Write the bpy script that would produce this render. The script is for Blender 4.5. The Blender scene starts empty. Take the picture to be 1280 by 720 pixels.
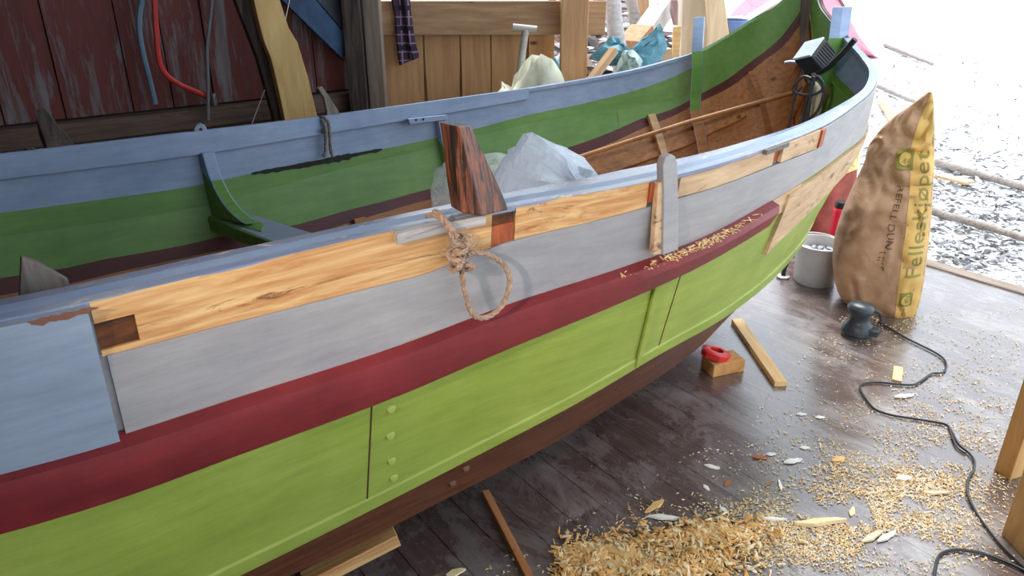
import bpy, bmesh, math, random
from mathutils import Vector, Matrix, noise
random.seed(7)
PI=math.pi
C=bpy.context.scene.collection
# ------------------------------------------------------------------ camera
FPX=924.0; PITCH=math.radians(24); CAM=Vector((0,0,1.55))
cd=bpy.data.cameras.new('camera'); cam=bpy.data.objects.new('camera',cd); C.objects.link(cam)
cam.location=CAM; cam.rotation_euler=(PI/2-PITCH,0,0)
cd.sensor_width=36; cd.lens=FPX/1280*36; cd.clip_start=.02; cd.clip_end=300
bpy.context.scene.camera=cam
sc=bpy.context.scene
sc.view_settings.view_transform='Standard'; sc.view_settings.look='None'
sc.view_settings.gamma=1; sc.view_settings.use_curve_mapping=False
sc.view_settings.exposure=0.0
# ------------------------------------------------------------------ measuring helpers
def ray(px,py):
    x=(px-640)/FPX; v=(360-py)/FPX
    return Vector((x,math.cos(PITCH)+v*math.sin(PITCH),-math.sin(PITCH)+v*math.cos(PITCH)))
def onz(px,py,z=0.0):
    r=ray(px,py); return CAM+r*((z-CAM.z)/r.z)
def onplane(px,py,p,n):
    r=ray(px,py); return CAM+r*((Vector(p)-CAM).dot(n)/r.dot(n))
PS=math.radians(37); AL=math.radians(3); PZ=1.0
AX=Vector((math.cos(PS),math.sin(PS),0)); NX=Vector((-math.sin(PS),math.cos(PS),0)); ZU=Vector((0,0,1))
N2=NX*math.cos(AL)-ZU*math.sin(AL); K2=ZU*math.cos(AL)+NX*math.sin(AL)
ORG=NX*1.955+ZU*PZ-K2*PZ
BM=Matrix(((AX.x,N2.x,K2.x,ORG.x),(AX.y,N2.y,K2.y,ORG.y),(AX.z,N2.z,K2.z,ORG.z),(0,0,0,1)))
BI=BM.inverted(); LC=BI@CAM
def inb(px,py,x=None,y=None,z=None):
    r=BI.to_3x3()@ray(px,py)
    t=(x-LC.x)/r.x if x is not None else (y-LC.y)/r.y if y is not None else (z-LC.z)/r.z
    return LC+r*t
# ------------------------------------------------------------------ materials
def new_mat(name):
    m=bpy.data.materials.new(name); m.use_nodes=True; nt=m.node_tree; nt.nodes.clear()
    out=nt.nodes.new('ShaderNodeOutputMaterial'); b=nt.nodes.new('ShaderNodeBsdfPrincipled')
    nt.links.new(b.outputs[0],out.inputs[0]); return m,nt,b
def srgb(r,g,b):
    f=lambda c:(c/255/12.92) if c/255<=.04045 else ((c/255+.055)/1.055)**2.4
    return (f(r),f(g),f(b),1)
def N(nt,t,**k):
    n=nt.nodes.new(t)
    for a,v in k.items():
        if a in n.inputs: n.inputs[a].default_value=v
        else: setattr(n,a,v)
    return n
def coords(nt,scale=(1,1,1),rot=(0,0,0),gen='Object'):
    tc=nt.nodes.new('ShaderNodeTexCoord'); mp=nt.nodes.new('ShaderNodeMapping')
    mp.inputs['Scale'].default_value=scale; mp.inputs['Rotation'].default_value=rot
    nt.links.new(tc.outputs[gen],mp.inputs[0]); return mp.outputs[0]
def noise_n(nt,vec,scale,detail=6,rough=.6,dist=0):
    n=N(nt,'ShaderNodeTexNoise'); n.inputs['Scale'].default_value=scale; n.inputs['Detail'].default_value=detail
    n.inputs['Roughness'].default_value=rough; n.inputs['Distortion'].default_value=dist
    nt.links.new(vec,n.inputs['Vector']); return n.outputs['Fac']
def ramp(nt,fac,stops):
    r=nt.nodes.new('ShaderNodeValToRGB'); e=r.color_ramp.elements
    while len(e)<len(stops): e.new(.5)
    for q,(p,c) in zip(e,stops): q.position=p; q.color=c if len(c)==4 else (*c,1)
    nt.links.new(fac,r.inputs[0]); return r.outputs[0]
def mix(nt,fac,a,b,mode='MIX'):
    m=nt.nodes.new('ShaderNodeMix'); m.data_type='RGBA'; m.blend_type=mode
    for s,v in ((0,fac),(6,a),(7,b)):
        if hasattr(v,'is_linked') or hasattr(v,'links'): nt.links.new(v,m.inputs[s])
        else: m.inputs[s].default_value=v
    return m.outputs[2]
def bump(nt,b,h,dist=.004,st=.5):
    bp=nt.nodes.new('ShaderNodeBump'); bp.inputs['Distance'].default_value=dist; bp.inputs['Strength'].default_value=st
    nt.links.new(h,bp.inputs['Height']); nt.links.new(bp.outputs[0],b.inputs['Normal'])
def g4(v): return (v,v,v,1)
def paint(name,c,c2=None,rough=.45,wear=None,wamt=.68,scale=3.0,grain=(1.5,12,12),spec=.5):
    """painted timber: base colour with a soft second tone, brushed grain and optional worn specks"""
    m,nt,b=new_mat(name); c2=c2 or tuple(x*.75 for x in c[:3])+(1,)
    v=coords(nt); vg=coords(nt,grain)
    n1=noise_n(nt,v,scale,5,.65); col=mix(nt,ramp(nt,n1,[(.38,g4(0)),(.68,g4(1))]),c,c2)
    n2=noise_n(nt,vg,3,6,.7); col=mix(nt,.22,col,ramp(nt,n2,[(.3,g4(.25)),(.7,g4(.9))]),'OVERLAY')
    if wear:
        n3=noise_n(nt,coords(nt,(1,2.2,2.2)),scale*5,8,.75,.6)
        col=mix(nt,ramp(nt,n3,[(wamt,g4(0)),(wamt+.04,g4(1))]),col,wear)
    nt.links.new(col,b.inputs['Base Color']); b.inputs['Roughness'].default_value=rough
    b.inputs['Specular IOR Level'].default_value=spec
    bump(nt,b,n2,.0025,.35); return m
def wood(name,c,c2,dark=None,rough=.6,grain=(2,26,26),scale=2.2,knots=False,darkamt=.62,spec=.4):
    m,nt,b=new_mat(name)
    vg=coords(nt,grain); n1=noise_n(nt,vg,scale,8,.62,.7)
    col=mix(nt,ramp(nt,n1,[(.34,g4(0)),(.62,g4(1))]),c,c2)
    if dark:
        n2=noise_n(nt,coords(nt,(grain[0]*1.3,grain[1]*.45,grain[2]*.45)),2.0,9,.72,1.1)
        col=mix(nt,ramp(nt,n2,[(darkamt,g4(0)),(darkamt+.08,g4(1))]),col,dark)
    if knots:
        vo=N(nt,'ShaderNodeTexVoronoi'); vo.inputs['Scale'].default_value=3.2; vo.inputs['Randomness'].default_value=1
        nt.links.new(coords(nt,(1,2.2,2.2)),vo.inputs['Vector'])
        col=mix(nt,ramp(nt,vo.outputs['Distance'],[(.05,g4(1)),(.10,g4(0))]),col,dark or c2)
    nt.links.new(col,b.inputs['Base Color']); b.inputs['Roughness'].default_value=rough
    b.inputs['Specular IOR Level'].default_value=spec
    bump(nt,b,n1,.003,.5); return m
def plain(name,c,rough=.5,metal=0,var=.12,scale=12,bmp=0.0,spec=.5):
    m,nt,b=new_mat(name); n=noise_n(nt,coords(nt),scale,5,.6)
    d=tuple(x*(1-var*2.2) for x in c[:3])+(1,); u=tuple(min(1,x*(1+var)) for x in c[:3])+(1,)
    nt.links.new(ramp(nt,n,[(.3,d),(.7,u)]),b.inputs['Base Color'])
    b.inputs['Roughness'].default_value=rough; b.inputs['Metallic'].default_value=metal
    b.inputs['Specular IOR Level'].default_value=spec
    if bmp: bump(nt,b,n,bmp,.6)
    return m
# ------------------------------------------------------------------ mesh helpers
class MB:
    def __init__(s): s.v=[];s.f=[];s.m=[];s.smooth=False
    def add(s,vs,fs,mi=0):
        o=len(s.v); s.v+= [tuple(p) for p in vs]; s.f+=[tuple(i+o for i in f) for f in fs]; s.m+=[mi]*len(fs)
    def grid(s,rows,mi=0,close=False,matfn=None,flip=False):
        o=len(s.v);n=len(rows[0])
        for r in rows: s.v+=[tuple(p) for p in r]
        for i in range(len(rows)-1):
            for j in range(n if close else n-1):
                k=(j+1)%n; f=(o+i*n+j,o+i*n+k,o+(i+1)*n+k,o+(i+1)*n+j)
                s.f.append(f[::-1] if flip else f); s.m.append(matfn(i,j) if matfn else mi)
        return o
    def box(s,a,b,mi=0,mat=None):
        x0,y0,z0=a;x1,y1,z1=b
        vs=[Vector(p) for p in((x0,y0,z0),(x1,y0,z0),(x1,y1,z0),(x0,y1,z0),(x0,y0,z1),(x1,y0,z1),(x1,y1,z1),(x0,y1,z1))]
        if mat: vs=[mat@p for p in vs]
        s.add(vs,[(0,3,2,1),(4,5,6,7),(0,1,5,4),(1,2,6,5),(2,3,7,6),(3,0,4,7)],mi)
    def hexa(s,bot,top,mi=0):
        n=len(bot); s.add(list(bot)+list(top),[tuple(range(n))[::-1],tuple(range(n,2*n))]+[(i,(i+1)%n,n+(i+1)%n,n+i) for i in range(n)],mi)
    def extr(s,pts,d,mi=0):
        d=Vector(d); s.hexa(pts,[Vector(p)+d for p in pts],mi)
    def tube(s,path,r,n=8,mi=0,cap=True,squash=1.0,rfn=None):
        path=[Vector(p) for p in path]; rows=[];up=None
        for i,p in enumerate(path):
            t=(path[min(i+1,len(path)-1)]-path[max(i-1,0)]).normalized()
            if up is None: up=t.orthogonal().normalized()
            up=(up-t*up.dot(t)).normalized() if (up-t*up.dot(t)).length>1e-5 else t.orthogonal().normalized()
            w=t.cross(up); rr=rfn(i/(len(path)-1)) if rfn else r
            rows.append([p+(up*math.cos(2*PI*k/n)+w*math.sin(2*PI*k/n)*squash)*rr for k in range(n)])
        o=s.grid(rows,mi,close=True,flip=True)
        if cap:
            s.f.append(tuple(o+k for k in range(n)));s.m.append(mi)
            q=o+(len(rows)-1)*n; s.f.append(tuple(q+k for k in range(n))[::-1]);s.m.append(mi)
    def lathe(s,prof,n=24,mi=0,origin=(0,0,0),axis=None):
        rows=[[(origin[0]+r*math.cos(2*PI*k/n),origin[1]+r*math.sin(2*PI*k/n),origin[2]+z) for k in range(n)] for r,z in prof]
        s.grid(rows,mi,close=True,flip=False)
    def build(s,name,mats,parent=None,smooth=False,bevel=0,mw=None,auto=None):
        me=bpy.data.meshes.new(name); me.from_pydata(s.v,[],s.f)
        if not isinstance(mats,(list,tuple)): mats=[mats]
        for m in mats: me.materials.append(m)
        me.polygons.foreach_set('material_index',s.m)
        bm=bmesh.new(); bm.from_mesh(me)
        bmesh.ops.recalc_face_normals(bm,faces=bm.faces)
        if bevel:
            ed=[e for e in bm.edges if len(e.link_faces)==2 and e.calc_face_angle(0)>.5]
            bmesh.ops.bevel(bm,geom=ed,offset=bevel,segments=2,affect='EDGES',profile=.6,clamp_overlap=True)
        bm.to_mesh(me); bm.free()
        if smooth:
            me.polygons.foreach_set('use_smooth',[True]*len(me.polygons))
            try: me.set_sharp_from_angle(angle=auto or math.radians(40))
            except Exception: pass
        me.update()
        o=bpy.data.objects.new(name,me); C.objects.link(o)
        if parent is not None: o.parent=parent
        if mw is not None: o.matrix_world=mw
        return o
def tag(o,label=None,cat=None,group=None,kind=None):
    if label: o['label']=label
    if cat: o['category']=cat
    if group: o['group']=group
    if kind: o['kind']=kind
    return o
def empty(name,loc=(0,0,0),rz=0,mw=None):
    o=bpy.data.objects.new(name,None); C.objects.link(o); o.empty_display_size=.1
    if mw is not None: o.matrix_world=mw
    else: o.location=loc; o.rotation_euler=(0,0,rz)
    return o
def cat(pts,k=6,closed=False):
    pts=[Vector(p) for p in pts]; n=len(pts); out=[]
    for i in range(n if closed else n-1):
        g=(lambda j:pts[j%n]) if closed else (lambda j:pts[min(max(j,0),n-1)])
        a,b,c,d=g(i-1),g(i),g(i+1),g(i+2)
        for q in range(k):
            t=q/k; out.append(.5*((2*b)+(c-a)*t+(2*a-5*b+4*c-d)*t*t+(3*b-a-3*c+d)*t**3))
    if not closed: out.append(pts[-1])
    return out
def interp(tab,x):
    if x<=tab[0][0]: return tab[0][1]
    for (a,b),(c,d) in zip(tab,tab[1:]):
        if x<=c: return b+(d-b)*(x-a)/(c-a)
    return tab[-1][1]
def frame(o,x,up=(0,0,1)):
    """matrix at o with local x along x"""
    x=Vector(x).normalized(); y=Vector(up).cross(x).normalized(); z=x.cross(y)
    return Matrix(((x.x,y.x,z.x,o[0]),(x.y,y.y,z.y,o[1]),(x.z,y.z,z.z,o[2]),(0,0,0,1)))
def beam(name,a,b,w,h,mat,parent=None,up=(0,0,1),bevel=.002,rough=0,label=None):
    """a timber from a to b (centre line), grain along its length"""
    a=Vector(a);b=Vector(b);L=(b-a).length;m=MB();n=max(2,int(L/.12)) if rough else 2;rows=[]
    for i in range(n):
        x=L*i/(n-1); 
        j=lambda:random.uniform(-rough,rough)
        rows.append([(x,-w/2+j(),-h/2+j()),(x,w/2+j(),-h/2+j()),(x,w/2+j(),h/2+j()),(x,-w/2+j(),h/2+j())])
    o=m.grid(rows,close=True); m.f.append((0,1,2,3));m.m.append(0);q=(n-1)*4;m.f.append((q+3,q+2,q+1,q));m.m.append(0)
    M=frame(a,b-a,up)
    ob=m.build(name,mat,bevel=bevel)
    if parent is None: ob.matrix_world=M
    else: ob.parent=parent; ob.matrix_basis=M
    return ob
def rough_mesh(o,amp,scale,seed=0):
    for v in o.data.vertices:
        p=Vector(v.co)*scale+Vector((seed,seed*1.7,0)); n=noise.noise_vector(p); v.co=v.co+n*amp
    o.data.update()
# hull stations in boat space: rows = sheer, rail top, rail bottom, green bottom, bilge, keel rabbet ; each (x, half breadth, height)
ST=[
#  sheer                railtop             railbot             greenbot            bilge               keel
[(-1.42,.02,1.62),(-1.42,.018,1.42),(-1.42,.018,1.32),(-1.36,.018,1.0),(-1.2,.018,.6),(-1.0,.018,.3)],
[(-1.30,.20,1.34),(-1.30,.17,1.13),(-1.30,.15,1.04),(-1.25,.10,.76),(-1.12,.05,.42),(-.95,.018,.2)],
[(-1.16,.42,1.20),(-1.15,.37,.97),(-1.14,.34,.87),(-1.1,.24,.58),(-1.02,.13,.28),(-.9,.018,.1)],
[(-.80,.62,1.09),(-.80,.58,.86),(-.80,.55,.76),(-.8,.42,.42),(-.8,.26,.17),(-.8,.018,.06)],
[(-.35,.75,1.055),(-.35,.71,.82),(-.35,.68,.71),(-.35,.55,.32),(-.35,.45,.15),(-.35,.018,.05)],
[(0,.785,1.045),(0,.75,.797),(0,.72,.682),(0,.575,.276),(0,.49,.13),(0,.018,.05)],
[(.3,.778,1.042),(.3,.742,.788),(.3,.71,.671),(.3,.566,.274),(.3,.48,.12),(.3,.018,.05)],
[(.6,.770,1.041),(.6,.734,.782),(.6,.703,.667),(.6,.565,.288),(.6,.475,.115),(.6,.018,.05)],
[(.9,.779,1.037),(.9,.746,.803),(.9,.716,.692),(.9,.578,.318),(.9,.48,.13),(.9,.018,.05)],
[(1.2,.808,1.033),(1.2,.78,.822),(1.2,.755,.73),(1.2,.625,.38),(1.2,.50,.16),(1.2,.018,.05)],
[(1.5,.812,1.035),(1.5,.786,.838),(1.5,.763,.760),(1.5,.648,.44),(1.5,.49,.19),(1.5,.018,.05)],
[(1.8,.785,1.042),(1.8,.760,.866),(1.8,.742,.794),(1.8,.635,.46),(1.8,.455,.20),(1.8,.018,.055)],
[(2.1,.741,1.053),(2.1,.719,.898),(2.1,.702,.835),(2.1,.60,.50),(2.1,.40,.23),(2.08,.018,.07)],
[(2.4,.665,1.075),(2.4,.645,.918),(2.4,.633,.852),(2.4,.525,.55),(2.38,.29,.29),(2.32,.018,.12)],
[(2.62,.598,1.099),(2.62,.58,.927),(2.62,.570,.868),(2.62,.43,.61),(2.58,.20,.37),(2.5,.018,.19)],
[(2.8,.513,1.136),(2.8,.495,.95),(2.8,.480,.89),(2.8,.33,.68),(2.75,.13,.47),(2.65,.018,.28)],
[(2.9,.42,1.173),(2.9,.40,1.0),(2.9,.385,.94),(2.89,.25,.75),(2.85,.09,.57),(2.77,.018,.38)],
[(2.95,.31,1.235),(2.96,.265,1.07),(2.96,.245,1.01),(2.96,.12,.84),(2.93,.045,.68),(2.88,.018,.50)],
[(3.0,.178,1.325),(3.02,.14,1.17),(3.02,.13,1.12),(3.03,.065,.97),(3.03,.03,.82),(3.0,.018,.66)],
[(3.05,.10,1.385),(3.08,.075,1.25),(3.08,.07,1.2),(3.09,.035,1.08),(3.1,.022,.96),(3.09,.018,.82)],
[(3.10,.02,1.52),(3.12,.019,1.38),(3.13,.018,1.33),(3.14,.018,1.22),(3.15,.018,1.12),(3.15,.018,1.0)],
]
NR=6
def hrow(i,u):
    """row i at station parameter u (0..len-1)"""
    n=len(ST);k=min(int(max(u,0)),n-2);t=u-k
    p=[ST[min(max(k+d,0),n-1)][i] for d in(-1,0,1,2)]
    return tuple(.5*(2*p[1][a]+(p[2][a]-p[0][a])*t+(2*p[0][a]-5*p[1][a]+4*p[2][a]-p[3][a])*t*t+(3*p[1][a]-p[0][a]-3*p[2][a]+p[3][a])*t**3) for a in range(3))
def hpt(u,v,side=-1,off=0.0):
    """point on the hull; v 0..5 runs sheer to keel; off = outward offset"""
    v=min(max(v,-.3),NR-1);k=min(max(int(v),0),NR-2);t=v-k
    A=hrow(k,u);B=hrow(k+1,u)
    P=[A[a]+(B[a]-A[a])*t for a in range(3)]
    if off:
        e=.02
        A2=hrow(k,u+e);B2=hrow(k+1,u+e);A1=hrow(k,u-e);B1=hrow(k+1,u-e)
        du=[(A2[a]+(B2[a]-A2[a])*t)-(A1[a]+(B1[a]-A1[a])*t) for a in range(3)]
        dv=[B[a]-A[a] for a in range(3)]
        n=[du[1]*dv[2]-du[2]*dv[1],du[2]*dv[0]-du[0]*dv[2],du[0]*dv[1]-du[1]*dv[0]]
        l=math.sqrt(sum(q*q for q in n)) or 1
        n=[q/l for q in n]
        if n[1]<0: n=[-q for q in n]
        P=[P[a]+n[a]*off for a in range(3)]
    return (P[0],side*P[1],P[2])
def xu(x,row=0):
    lo,hi=0,len(ST)-1
    for _ in range(50):
        m=(lo+hi)/2
        if hrow(row,m)[0]<x: lo=m
        else: hi=m
    return (lo+hi)/2
WORLD=2.3; LAMP=170
# ------------------------------------------------------------------ materials of the scene
GREY=srgb(176,174,174); BLUE=srgb(140,158,184)
M={}
M['grey']=paint('grey_paint',srgb(156,152,150),srgb(142,140,142),.5,srgb(120,112,104),.78)
M['blue']=paint('blue_grey_paint',srgb(136,156,186),srgb(116,140,174),.42,srgb(90,90,90),.80)
M['lblue']=paint('pale_blue_paint',srgb(138,150,166),srgb(126,140,158),.45,srgb(95,90,85),.80)
M['capb']=paint('gunwale_cap_paint',srgb(120,138,172),srgb(150,158,172),.2,srgb(196,196,200),.58,grain=(.7,40,40),spec=.9)
M['lime']=paint('lime_green_paint',srgb(150,166,72),srgb(134,152,58),.42,srgb(92,108,44),.69,scale=4)
M['green']=paint('leaf_green_paint',srgb(100,142,68),srgb(82,126,56),.45,srgb(60,90,48),.8)
M['lgreen']=paint('pale_green_paint',srgb(150,196,150),srgb(132,180,130),.45)
M['red']=paint('dark_red_paint',srgb(130,42,44),srgb(108,32,36),.4,srgb(170,130,124),.72,scale=5)
M['maroon']=paint('maroon_paint',srgb(84,34,36),srgb(66,26,28),.5)
M['oil']=wood('oiled_brown_planks',srgb(112,66,42),srgb(82,46,30),srgb(52,30,22),.42)
M['inner']=wood('varnished_inner_planks',srgb(176,126,82),srgb(144,98,62),srgb(92,60,38),.5,knots=True)
M['bare']=wood('bare_pine',srgb(220,180,124),srgb(186,130,76),srgb(120,70,36),.6,grain=(1.2,26,26),scale=2.8,knots=True,darkamt=.59)
M['bare2']=wood('bare_weathered_pine',srgb(214,184,146),srgb(188,152,114),srgb(104,78,58),.65,grain=(1.6,18,18),darkamt=.58)
M['strip']=wood('worn_strip',srgb(196,190,186),srgb(150,144,140),srgb(96,88,84),.45,grain=(2,30,30))
M['rot']=wood('rotten_wood',srgb(120,66,30),srgb(52,30,16),srgb(24,14,10),.8,grain=(5,14,14))
M['redwood']=wood('reddish_wood',srgb(176,92,44),srgb(140,62,28),srgb(70,30,16),.5,grain=(14,14,2))
M['chip']=wood('flaking_brown_thole',srgb(150,78,42),srgb(98,62,48),srgb(46,32,28),.38,grain=(34,34,3.5),scale=3.0,darkamt=.47)
M['weather']=wood('weathered_grey_wood',srgb(128,122,116),srgb(92,88,84),srgb(52,48,46),.75)
M['weatherz']=wood('weathered_grey_wood_upright',srgb(134,126,118),srgb(98,92,86),srgb(58,52,50),.75,grain=(22,22,2))
M['dweather']=wood('dark_weathered_wood',srgb(96,84,76),srgb(58,50,46),srgb(30,26,24),.8,grain=(20,20,2))
M['pine']=wood('fresh_pine',srgb(240,206,150),srgb(224,180,120),srgb(176,122,72),.55,darkamt=.68)
M['black']=plain('black_plastic',srgb(28,30,34),.4,0,.1)
# ------------------------------------------------------------------ the boat
boat=empty('rowing_boat',mw=BM)
tag(boat,'old wooden rowing boat, grey, dark red and lime green outside, under repair on the floor','boat')
VG=[(0,2.0),(5.6,2.02),(6.3,1.99),(7.1,1.99),(8.2,2.12),(9.5,2.23),(10.2,2.26),(11.4,2.27),(12.6,2.22),(13.5,2.12),(14.35,2.0),(14.6,1.83),(15.3,1.6),(16.1,1.4),(16.8,1.24),(17.4,1.06),(18,.98),(19,.88),(20,.9)]
VR=[(0,2.15),(5,2.14),(6,2.12),(7,2.1),(8.2,2.25),(9,2.32),(10.2,2.39),(11.4,2.41),(12.6,2.36),(13.5,2.28),(14.5,2.14),(15.3,2.06),(15.9,2.0),(16.1,1.95),(16.9,1.83),(17.5,1.74),(18.1,1.66),(20,1.75)]
VBF=[(0,.7),(7.8,.7),(8.7,.76),(9.8,.79),(11,.8),(12.8,.70),(15.6,.37),(20,.35)]; VBN=[(0,.7),(11,.8),(17.5,.8)]
def urange(a,b,d=.25):
    n=max(2,int(abs(b-a)/d)+1); return [a+(b-a)*i/(n-1) for i in range(n)]
def skin(mb,u0,u1,vo,vi,side,oo,oi,mo=0,mi=None,d=.25):
    """solid shell: outer rows vo at offset oo, inner rows vi at offset oi; rows may be functions of u.
    mi = list of material slots for the inner bands"""
    us=urange(u0,u1,d); ev=lambda v,u:v(u) if callable(v) else v
    O=[[hpt(u,ev(v,u),side,oo) for v in vo] for u in us]; I=[[hpt(u,ev(v,u),side,oi) for v in vi] for u in us]
    no=len(vo);ni=len(vi);mi=mi or [mo]*(ni-1)
    o=mb.grid(O,mo); i=mb.grid(I,mo,matfn=lambda a,b:mi[b] if not callable(mi[b]) else mi[b](us[a]))
    L=len(us)
    for k in range(L-1):
        mb.f.append((o+k*no,i+k*ni,i+(k+1)*ni,o+(k+1)*no));mb.m.append(mo)
        mb.f.append((o+k*no+no-1,o+(k+1)*no+no-1,i+(k+1)*ni+ni-1,i+k*ni+ni-1));mb.m.append(mo)
    for k in (0,L-1):
        mb.f.append(tuple([o+k*no+j for j in range(no)]+[i+k*ni+j for j in range(ni)][::-1]));mb.m.append(mo)
def up_(v): return v
UT=16.0   # timberheads near the bow: blue ends there
def inside(b):   # slot for blue band by station
    return b
for side in(-1,1):
    near=side<0
    vg=(lambda u:max(interp(VG,u),interp([(12,2.2),(13,2.55),(16.6,2.55),(18,1.0)],u))) if near else (lambda u:interp(VG,u)); vr=lambda u:max(interp(VR,u),vg(u)+.12); vb=lambda u:interp(VBN if near else VBF,u); UT=17.1 if near else 16.0
    # upper strake: v 0..1.
    m=MB(); skin(m,0,UT,[0,.25,.5,.75,1.04],[0,.3,vb,1.04],side,-.008,-.022,0,[1,1,2],.2)
    skin(m,UT,20,[0,.3,.7,1.04],[0,.3,.7,lambda u:min(1.04,max(.71,vg(u))),1.04],side,-.008,-.022,0,[2,2,2,3],.15)
    o=m.build('upper_strake',[M['grey'],M['blue'],M['green'],M['maroon']],boat,smooth=True)
    # middle strake v 1..3, inside green, maroon band, brown
    m=MB(); skin(m,0,13.6,[1,1.5,2,2.5,3.0],[1,1.5,vg,vr,2.85,3.05],side,0,-.026,0,[1,1,2,3,3],.2)
    skin(m,13.6,20,[1,1.5,2,2.5,3.0],[1,lambda u:max(1.01,vg(u)),vr,2.85,3.05],side,0,-.026,0,[1,2,3,3],.15)
    o=m.build('green_strake',[M['lime'],M['green'],M['maroon'],M['inner']],boat,smooth=True)
    m=MB(); skin(m,0,20,[2.97,3.3,3.7,4.0],[2.97,3.3,3.7,4.0],side,-.012,-.034,0,[1,1,1],.25)
    m.build('bilge_strake',[M['oil'],M['inner']],boat,smooth=True)
    m=MB(); skin(m,0,20,[3.98,4.4,5.0],[3.98,4.4,5.0],side,-.018,-.040,0,[1,1],.25)
    m.build('garboard_strake',[M['oil'],M['inner']],boat,smooth=True)
    # grey facing planks outside
    if near:
        bandb=lambda u:interp([(5,.37),(6.5,.40),(7.3,.42),(7.9,.33),(9.5,.30),(11,.33),(12,.42)],u)
        for nm,u0,u1,v0,v1,off,mt,lb in(
            ('facing_plank',5.33,11.93,bandb,.99,.004,'grey',None),
            ('facing_plank',11.93,19.6,.03,.99,.004,'grey',None),
            ('end_facing',.6,5.29,.012,.99,.016,'lblue','pale blue wider facing plank at the near left end')):
            m=MB(); vv=[v0,lambda u,v0=v0:((v0(u) if callable(v0) else v0)+v1)/2,v1]
            skin(m,u0,u1,vv,vv,side,off,-.007,0,None,.15)
            o=m.build(nm,[M[mt]],boat,smooth=True)
            if lb: o['label']=lb
        # bare timber in the open band
        def band(name,u0,u1,v0,v1,off,mt,lb=None,d=.12):
            m=MB(); f0=v0 if callable(v0) else (lambda u:v0); f1=v1 if callable(v1) else (lambda u:v1)
            vv=[f0,lambda u:f0(u)*.66+f1(u)*.34,lambda u:f0(u)*.33+f1(u)*.67,f1]
            skin(m,u0,u1,vv,vv,side,off,-.007,0,None,d)
            for i,p in enumerate(m.v):
                n=noise.noise(Vector(p)*9)*.0025; m.v[i]=(p[0],p[1]+n,p[2]+n*.5)
            o=m.build(name,[M[mt]],boat,smooth=True)
            if lb:o['label']=lb
            return o
        band('bare_timber',5.5,7.80,.0,lambda u:bandb(u)+.01,.0,'bare','bare pine band exposed where the facing is cut away')
        band('bare_timber',5.31,5.5,.0,.15,.0,'bare'); band('bare_timber',5.31,5.5,.335,.38,.0,'bare')
        band('rotten_pocket',5.31,5.5,.14,.34,-.005,'rot','dark rotten pocket in the bare timber',.05)
        band('bare_timber',8.0,9.22,.0,lambda u:bandb(u)+.01,.0,'bare')
        band('reddish_block',7.80,7.99,.15,.36,-.001,'redwood'); band('dark_gap',7.80,7.99,.0,.15,-.004,'rot')
        band('knot_block',9.22,9.34,.02,.24,.006,'redwood',None)
        band('bare_timber',9.58,10.98,.05,lambda u:bandb(u)-.005,.0,'bare2','paler dusty timber right of the round topped board')
        band('reddish_block',10.98,11.1,.10,.30,-.004,'redwood')
        band('bare_timber',11.1,11.86,.03,lambda u:bandb(u)-.02,.006,'bare2')
        band('timber_end',11.86,11.95,.03,.36,.012,'redwood')
        band('wear_strip',7.05,7.72,.0,.085,.014,'strip','worn grey strip along the gunwale edge')
        band('wear_strip',10.75,11.15,.0,.07,.012,'weather')
        # rub rail
    m=MB(); u1=11.12 if near else 19.4
    us=urange(.8,u1,.2); rows=[]
    for u in us:
        a=hpt(u,.97,side,-.002);b=hpt(u,1.0,side,.030);c=hpt(u,1.30,side,.036);d=hpt(u,1.97,side,.022);e=hpt(u,2.03,side,0)
        rows.append([a,b,c,d,e])
    m.grid(rows,0,close=True); m.f.append((0,1,2,3,4));m.m.append(0);q=(len(us)-1)*5;m.f.append(tuple(q+k for k in range(5)));m.m.append(0)
    m.build('rub_rail',[M['red']],boat,smooth=True,auto=math.radians(25))
    if near:
        band('bare_patch',11.12,11.72,1.0,2.0,.004,'bare2')
        m=MB(); f0=lambda u:interp([(11.0,1.15),(12,1.12),(19,1.0)],u); f1=lambda u:interp([(11.15,2.55),(11.6,2.38),(13,2.2),(15,2.1),(19,1.9)],u)
        vv=[f0,lambda u:(f0(u)+f1(u))/2,f1]; skin(m,11.45,18.8,vv,vv,side,.012,-.001,0,None,.15)
        m.build('bare_rubbing_strake',[M['bare2']],boat,smooth=True)['label']='unpainted pale rubbing strake towards the bow'
        # scarf cover batten and butt seams on the lime strake
        m=MB(); us=urange(9.52,9.70,.18)
        P0=[hpt(9.50,2.04,side,.002),hpt(9.56,2.04,side,.002),hpt(9.74,2.97,side,.002),hpt(9.68,2.97,side,.002)]
        m.extr(P0,(0,-.010,.003)); m.build('seam_batten',[M['lime']],boat,bevel=.002)
        for (ua,ub) in((9.86,9.98),(6.87,6.91)):
            m=MB(); P0=[hpt(ua,2.05,side,.0),hpt(ua+.012,2.05,side,.0),hpt(ub+.012,2.97,side,.0),hpt(ub,2.97,side,.0)]
            m.extr(P0,(0,-.0012,.0004)); m.build('butt_seam',[M['maroon'] if ua<7 else M['oil']],boat)
        # plugs over fastenings
        for k,(px,py) in enumerate([(490,500),(487,537),(484,570),(482,597)]):
            u,v=[(7.04,2.13),(7.06,2.36),(7.10,2.6),(7.14,2.78)][k]
            c=Vector(hpt(u,v,side,.0)); m=MB()
            rows=[[c+Vector((r*math.cos(a*PI/7),-z-.1*r*math.sin(a*PI/7)*0,r*math.sin(a*PI/7))) +Vector((0,.15*r*math.sin(a*PI/7)*-1*-1,0)) for a in range(14)] for r,z in((.0115,0.0),(.0105,.0025),(.006,.0035),(.0005,.004))]
            m.grid(rows,0,close=True); m.build('rivet_head',[M['lime']],boat,smooth=True)
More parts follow.
